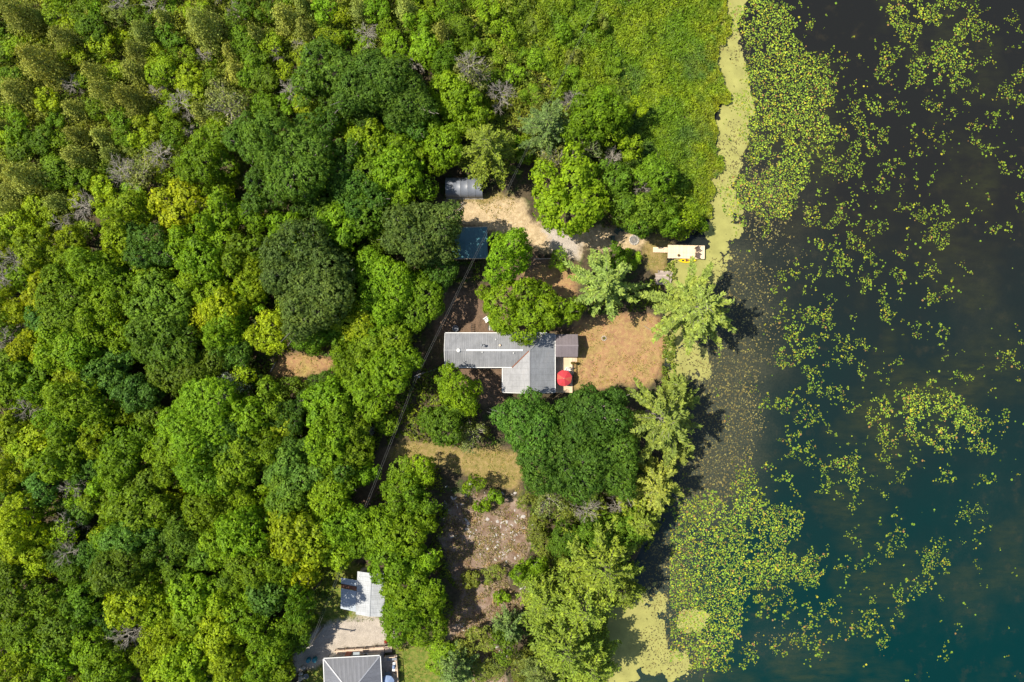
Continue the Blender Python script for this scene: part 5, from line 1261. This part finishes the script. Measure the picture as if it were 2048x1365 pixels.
# blue barrels, boulders, grey fire bowl at the bottom left
def barrel(px, py, r_, label, mat):
    q = P(px, py, .5); e = empty('rain_barrel', (q.x, q.y, 0), 0, label, 'barrel')
    MB().lathe([(r_*.86, 0), (r_, .15), (r_*1.02, .45), (r_, .75), (r_*.88, .9)], 16).build('drum', mat, e, True)
    MB().lathe([(r_*.9, .902), (r_*.9, .94), (r_*.5, .96)], 16).build('lid', mat, e)
    for z in (.28, .62): MB().lathe([(r_*1.03, z-.02), (r_*1.06, z), (r_*1.03, z+.02)], 16).build('band', mat, e)
barrel(617, 1320.5, .36, 'left one of two blue-green barrels beside the gravel', TEALP)
barrel(629.5, 1319.5, .38, 'right one of two blue-green barrels beside the gravel', TEALP)
for i, (x_, y_, r_, wd_) in enumerate([(605.5, 1336, .42, 'topmost'), (601, 1348, .40, 'second from the top'), (601, 1358, .50, 'third from the top'), (597, 1366, .45, 'fourth from the top')]):
    q = P(x_, y_, .2); o = bpy.data.objects.new('boulder', rock_mesh('boulder', r_, 40+i, .7, STONE)); o.location = (q.x, q.y, .12); link(o); tag(o, 'pale boulder, %s in the row edging the bottom lawn' % wd_, 'boulder', 'boulders edging the bottom lawn')
q = P(612.5, 1353, .3); fb = empty('fire_bowl', (q.x, q.y, 0), 0, 'round grey fire bowl on the bottom left lawn', 'fire bowl')
MB().lathe([(.18, 0), (.2, .12), (.42, .34), (.46, .36), (.44, .38), (.36, .34), (.1, .2)], 18).build('bowl', GREYP, fb, True); MB().lathe([(.33, .33), (.3, .345), (.02, .35)], 12).build('ash', ASH, fb)

# ------------------------------------------------------------------ dock, kayak, chairs, old platform
ko = P(1372, 505, 0)
dk = empty('boat_dock', ko, math.radians(-1.2), 'pale new wooden dock with a narrow gangway from the shore', 'dock')
def kp(px, py): q = P(px, py, .3); return q.x-ko.x, q.y-ko.y
x0_, y1_ = kp(1335.5, 491); x1_, y0_ = kp(1409.5, 517.5); n_ = 42; pw = (x1_-x0_)/n_
pme = mbmesh(MB().box(.006, pw-.006, y0_, y1_, .26, .30), 'plank', WOOD_NEW)
for i in range(n_):
    o = link(bpy.data.objects.new('plank', pme), dk); o.location = (x0_+i*pw, random.uniform(-.012, .012), random.uniform(0, .006)); v_ = random.uniform(.93, 1.14); o.color = (v_*1.1, v_*1.08, v_*1.05, 1)
x2_, y3_ = kp(1306, 496); x3_, y2_ = kp(1335.2, 506.5); n_ = 16; pw = (x3_-x2_)/n_
pme = mbmesh(MB().box(.006, pw-.006, y2_, y3_, .25, .285), 'gangway_plank', WOOD_NEW)
for i in range(n_):
    o = link(bpy.data.objects.new('gangway_plank', pme), dk); o.location = (x2_+i*pw, random.uniform(-.01, .01), random.uniform(0, .006)); v_ = random.uniform(.93, 1.14); o.color = (v_*1.1, v_*1.06, v_*1.02, 1)
for (yy, xa, xb) in ((y0_+.06, x0_, x1_), (y1_-.06, x0_, x1_), ((y0_+y1_)/2, x0_, x1_), (y2_+.05, x2_, x3_), (y3_-.05, x2_, x3_)):
    MB().box(xa+.02, xb-.02, yy-.04, yy+.04, .08, .245).build('joist', WOOD_OLD, dk).color = (1, 1, 1, 1)
for xx in (x0_+.3, (x0_+x1_)/2, x1_-.2):
    for yy in (y0_-.02, y1_+.02): MB().tube([(xx, yy, -1.3), (xx, yy, .34)], .05, 8).build('pile', WOOD_OLD, dk).color = (1, 1, 1, 1)
for (px, py, rz, wd_) in ((1396, 498, 2.0, 'upper'), (1396, 511.5, 1.35, 'lower')):
    q = P(px, py, .7); chair((q.x, q.y, .305), rz-math.pi, BROWNP, '%s one of two brown slatted chairs on the dock' % wd_, 'brown chairs on the dock')
q = P(1357, 511, .5); plant_pot((q.x, q.y, .305), .17, BROWNP, (.14, .11, .04), 'small potted plant on the dock', seed=8)
q = P(1382.5, 514.5, .4); tbx = empty('tackle_box', (q.x, q.y, .305), 0, 'small dark box at the dock edge above the kayak', 'box')
MB().box(-.2, .2, -.09, .09, 0, .14).build('case', BROWNP, tbx); MB().box(-.2, .2, -.09, .09, .145, .19).build('lid', BROWNP, tbx); MB().bar((-.08, 0, .21), (.08, 0, .21), .02, .03).build('handle', BLACK, tbx)

kq = P(1375, 521.3, 0)
ky = empty('kayak', (kq.x, kq.y, WZ), math.radians(1), 'yellow kayak moored along the lower side of the dock', 'kayak')
v = []; f = []; NS, NR = 19, 12
for i in range(NS):
    t_ = -1+2*i/(NS-1); x_ = 1.52*t_; wv = .41*max(0.02, (1-abs(t_)**2.3))**.85; hv = .19+.10*abs(t_)**3
    for k_ in range(NR):
        a = 2*math.pi*k_/NR; y = wv*math.cos(a); z = .16+(hv*.62*math.sin(a) if math.sin(a) > 0 else .22*math.sin(a)*(1-.5*abs(t_)**3)) + .06*abs(t_)**3; v.append((x_, y, z))
for i in range(NS-1):
    for k_ in range(NR): f.append((i*NR+k_, (i+1)*NR+k_, (i+1)*NR+(k_+1) % NR, i*NR+(k_+1) % NR))
f += [tuple(range(NR)), tuple((NS-1)*NR+k_ for k_ in range(NR))[::-1]]
b = MB(); b.add(v, f); b.build('hull', YELLOW, ky, True)
MB().lathe([(.30, .255), (.33, .295), (.27, .30), (.25, .262)], 18, (-.42, 0, 0), 2.0, .78).build('cockpit_rim', YELLOW, ky, True)
MB().lathe([(.28, .268), (.02, .270)], 18, (-.42, 0, 0), 1.95, .74).build('cockpit', BROWNP, ky)
sm = MB(); sm.box(-.25, .18, -.17, .17, .272, .32); sm.box(-.32, -.25, -.17, .17, .272, .50); sm.build('seat', RUST, ky)
sm = MB(); sm.box(-.95, -.55, -.13, .13, .272, .315); sm.build('rear_well', BLACK, ky)
MB().lathe([(.10, .27), (.10, .30), (.02, .31)], 12, (1.05, 0, 0)).build('hatch', BLACK, ky)

oo = P(1328, 556, 0)
op = empty('old_wooden_platform', oo, math.radians(-2), 'weathered grey-brown broken wooden platform at the waterline', 'platform')
for i in range(10):
    a = P(1311+(7 if i < 2 else 0)+random.uniform(-2, 2), 542+2.8*i, .2); b_ = P(1343.5+random.uniform(-1.5, 1.5)-(3 if i in (0, 9) else 0), 544.6+2.8*i, .2)
    MB().box(a.x-oo.x, b_.x-oo.x, b_.y-oo.y, a.y-oo.y, .16, .205+random.uniform(0, .012)).build('plank', WOOD_OLD, op).color = (v_ := random.uniform(.85, 1.3), v_, v_, 1)
for xx in (-1.0, 1.0): MB().box(xx-.05, xx+.05, -1.2, 1.2, -.6, .155).build('beam', WOOD_OLD, op).color = (1, 1, 1, 1)
a = P(1338.5, 560, .3); MB().box(a.x-oo.x-.04, a.x-oo.x+.04, -1.5, .7, .225, .30).build('loose_rail', WOOD_OLD, op).color = (.5, .5, .5, 1)

# fire ring with stones, three green chairs, timber edging and pots
fo = P(1268, 480.5, 0)
fr = empty('fire_ring', (fo.x, fo.y, .01), 0, 'round stone fire ring filled with ash beside the shore', 'fire ring')
stm = [rock_mesh('ring_stone', .17, 60+i, .75, STONE) for i in range(4)]
for k_ in range(17):
    a = 2*math.pi*k_/17; o = link(bpy.data.objects.new('ring_stone', stm[k_ % 4]), fr); o.location = (.74*math.cos(a), .74*math.sin(a), .08); o.rotation_euler = (0, 0, a*3)
MB().lathe([(.64, 0), (.6, .04), (.3, .07), (.02, .09)], 16).build('ash', ASH, fr)
for k_ in range(4): a = k_*.8; MB().tube([(-.35*math.cos(a), -.35*math.sin(a), .13), (.3*math.cos(a), .3*math.sin(a), .17)], .05, 6).build('log', DEADWOOD, fr)
for (px, py, rz, wd_) in ((1227, 477, -1.4, 'lowest'), (1235, 463.5, -2.2, 'middle'), (1246, 459, -2.6, 'topmost')):
    q = P(px, py, .6); chair((q.x, q.y, .01), rz, GREENP, '%s of three dark green chairs left of the fire ring' % wd_, 'green chairs by the fire ring')
te = P(1092, 518, 0); ed = empty('timber_edging', te, 0.03, 'pale timber edging with a dark bed above it, right of the shed', 'timber edging')
for i in range(3):
    MB().box(-2.05+1.37*i, -2.05+1.37*i+1.35, -.06, .06, -.05, .16).build('timber', WOOD_OLD, ed).color = (1.5, 1.5, 1.4, 1)
for i, x_ in enumerate((1079, 1092, 1106)):
    q = P(x_, 513, .3); plant_pot((q.x, q.y, 0.01), .24, BROWNP, (.03, .05, .02), '%s of three dark pots above the timber edging' % ('left', 'middle', 'right')[i], seed=20+i, n_=60)
# things north of the house
q = P(972, 640, .5); chair((q.x, q.y, .0), 2.2, WHITEP, 'white lawn chair on the brown ground north of the house roof')
q = P(1000, 567, .5); chair((q.x, q.y, .0), .7, WHITEP, 'white lawn chair below the round tree beside the shed', s_=.9)
so_ = P(986, 656, 0); sp_ = empty('timber_steps', so_, 0, 'short flight of dark timber steps beside the house roof', 'steps')
for i in range(5): MB().box(-.85+.42*i, -.70+.42*i, -.45, .45, -.1, .05+.05*i).build('riser', BLACK, sp_); MB().box(-.695+.42*i, -.435+.42*i, -.45, .45, -.1, .03+.05*i).build('tread', STONE, sp_)
q = P(911, 657.5, .3); tu = empty('washtub', (q.x, q.y, 0), 0, 'round blue-grey tub beside the north-west corner of the house', 'tub')
MB().lathe([(.38, 0), (.5, .5), (.54, .52), (.5, .53), (.44, .45), (.36, .12), (.02, .1)], 18).build('bowl', GREYP, tu, True)
for sg in (-1, 1): MB().bar((sg*.5, -.1, .46), (sg*.5, .1, .46), .06, .04).build('handle', BLACK, tu)
q = P(943, 659, .3); fn = empty('garden_fence', (q.x, q.y, 0), 0, 'short dark fence panel at the house north wall', 'fence')
for i in range(7): MB().box(-.03, .03, -.9+.3*i-.04, -.9+.3*i+.04, -.1, 1.0).build('picket', BLACK, fn)
MB().box(.032, .07, -.95, .95, .7, .78).build('rail', BLACK, fn)
q = P(1208, 677, .1); pr = empty('planter_ring', (q.x, q.y, 0.02), 0, 'small stone planter ring on the dry yard', 'planter')
for k_ in range(9): a = 2*math.pi*k_/9; o = link(bpy.data.objects.new('ring_stone', stm[k_ % 4]), pr); o.location = (.36*math.cos(a), .36*math.sin(a), .05); o.scale = (.7, .7, .7)
r_g = np.random.default_rng(5); d_g = nrm(r_g.normal(size=(40, 3))); V = leaf_quads(d_g*np.array([.22, .22, .15])+np.array([0, 0, .15]), d_g, .15, r_g); o = link(bpy.data.objects.new('foliage', quads_mesh('foliage', V, LEAF)), pr); o.color = (.12, .16, .03, 1)
for (x_, y_, r_, lb) in ((1333, 717, .22, 'white shore stone at the right edge of the dry yard'), (1128, 641, .16, 'small pale stone between the house trees')):
    q = P(x_, y_, 0); o = bpy.data.objects.new('stone', rock_mesh('stone', r_, int(x_), .7, STONEW)); o.location = (q.x, q.y, max(ground_z(q.x, q.y), -.2)+.08); link(o); tag(o, lb, 'stone')
q0 = P(1288, 652, .1); q1 = P(1302, 661, .1); o = MB().tube([q0, q0.lerp(q1, .5), q1], [.05, .045, .03], 6).build('fallen_branch', DEADWOOD); tag(o, 'pale fallen branch on the yard left of the lakeside pine', 'branch')
# stones on the muddy ground
stw = [rock_mesh('limestone_slab', 1.0, 80+i, .35, STONEW) for i in range(6)]
rs = random.Random(9); cnt = 0; SPOT = [(905,1000,30,26,10),(1000,988,34,6,7),(985,1062,50,30,26),(1010,1110,36,24,16),(935,1060,20,22,8),(1040,1060,14,30,7),(1055,1180,16,8,5),(990,1310,34,18,16),(960,1335,24,14,6),(925,1255,16,14,5),(1030,1040,20,10,5)]
for (x_, y_, sx_, sy_, n_) in SPOT:
    for i in range(int(n_*1.9)):
        qx, qy = x_+rs.gauss(0, sx_*.55), y_+rs.gauss(0, sy_*.55); w_ = P(qx, qy, 0); o = bpy.data.objects.new('limestone_slab', rs.choice(stw))
        s_ = rs.choice([.07, .09, .12, .15, .2, .3]); o.location = (w_.x, w_.y, ground_z(w_.x, w_.y)+.02); o.scale = (s_*rs.uniform(.9, 2.2), s_*rs.uniform(.6, 1.2), s_*.8); o.rotation_euler = (0, 0, rs.uniform(0, 3.14)); link(o)
        tag(o, 'whitish broken limestone slab lying on the muddy ground', 'stone', 'limestone slabs on the muddy ground')
# log by the woodland clearing
a, b_ = P(541, 744, .2), P(553, 722, .2); lg = MB().tube([a, a.lerp(b_, .5), b_], [.13, .11, .08], 8).build('fallen_log', DEADWOOD); tag(lg, 'pale fallen log at the left end of the woodland clearing', 'log')
# red kayak-like boat bow / wagon at the bottom edge: small red wheelbarrow
q = P(1034, 1362, .4); wb = empty('wheelbarrow', (q.x, q.y, 0), 1.0, 'small red wheelbarrow at the bottom edge of the photo', 'wheelbarrow')
b = MB(); b.add([(-.4, -.3, .6), (.4, -.3, .6), (.4, .3, .6), (-.4, .3, .6), (-.25, -.18, .32), (.3, -.18, .32), (.3, .18, .32), (-.25, .18, .32)], [(4, 5, 6, 7), (0, 1, 5, 4), (1, 2, 6, 5), (2, 3, 7, 6), (3, 0, 4, 7)]); b.build('tray', REDF, wb)
MB().tube([(.5, -.05, .19), (.5, .05, .19)], .19, 14).build('wheel', BLACK, wb)
for sg in (-1, 1): MB().bar((.5, sg*.08, .2), (-1.0, sg*.3, .55), .04, .04).build('handle', POLEW, wb); MB().bar((-.25, sg*.2, .3), (-.3, sg*.22, 0), .03, .03).build('leg', BLACK, wb)

# ------------------------------------------------------------------ power line
def pole(top, hgt, rz, label):
    q = P(*top, hgt); e = empty('utility_pole', (q.x, q.y, 0), rz, label, 'utility pole')
    MB().tube([(0, 0, -.5), (0, 0, hgt*.5), (0, 0, hgt)], [.16, .13, .10], 10).build('shaft', POLEW, e)
    MB().box(-.55, .55, -.05, .05, hgt-.45, hgt-.35).build('crossarm', POLEW, e)
    for x_ in (-.2, .2): MB().lathe([(.03, 0), (.05, .04), (.03, .08), (.05, .12), (.02, .16)], 8, (x_, 0, hgt-.35)).build('insulator', TRIM, e)
    MB().lathe([(.17, 0), (.17, .6), (.1, .66)], 12, (.0, -.34, hgt-1.7)).build('transformer', GREYP, e) if hgt > 8.2 else None
    return q
p1 = pole((834, 751), 8.4, .45, 'wooden utility pole in the shade left of the house')
p0 = pole((1250, -110), 8.2, .45, 'wooden utility pole just above the top edge')
p2 = pole((618, 1296), 8.0, .45, 'wooden utility pole left of the bottom house')
def wire(a, b_, sag, label, r_=.011):
    pts = [Vector(a).lerp(Vector(b_), t_/16)-Vector((0, 0, sag*4*(t_/16)*(1-t_/16))) for t_ in range(17)]
    o = MB().tube(pts, r_, 5).build('power_line', WIRE); tag(o, label, 'power line', 'power lines')
for sg, wd_ in ((-1, 'left'), (1, 'right')):
    off = Vector((math.cos(.45), math.sin(.45), 0))*.2*sg
    wire(p0+off+Vector((0, 0, -.2)), p1+off+Vector((0, 0, -.2)), .9, '%s wire of the power line above the pole by the house' % wd_)
    wire(p1+off+Vector((0, 0, -.2)), p2+off+Vector((0, 0, -.2)), .6, '%s wire of the power line below the pole by the house' % wd_)
q = P(892, 733, 3.4); wire(p1+Vector((0, 0, -1.2)), q, .35, 'thin service wire from the pole to the house corner', .02)
print('trees', len(TREES))
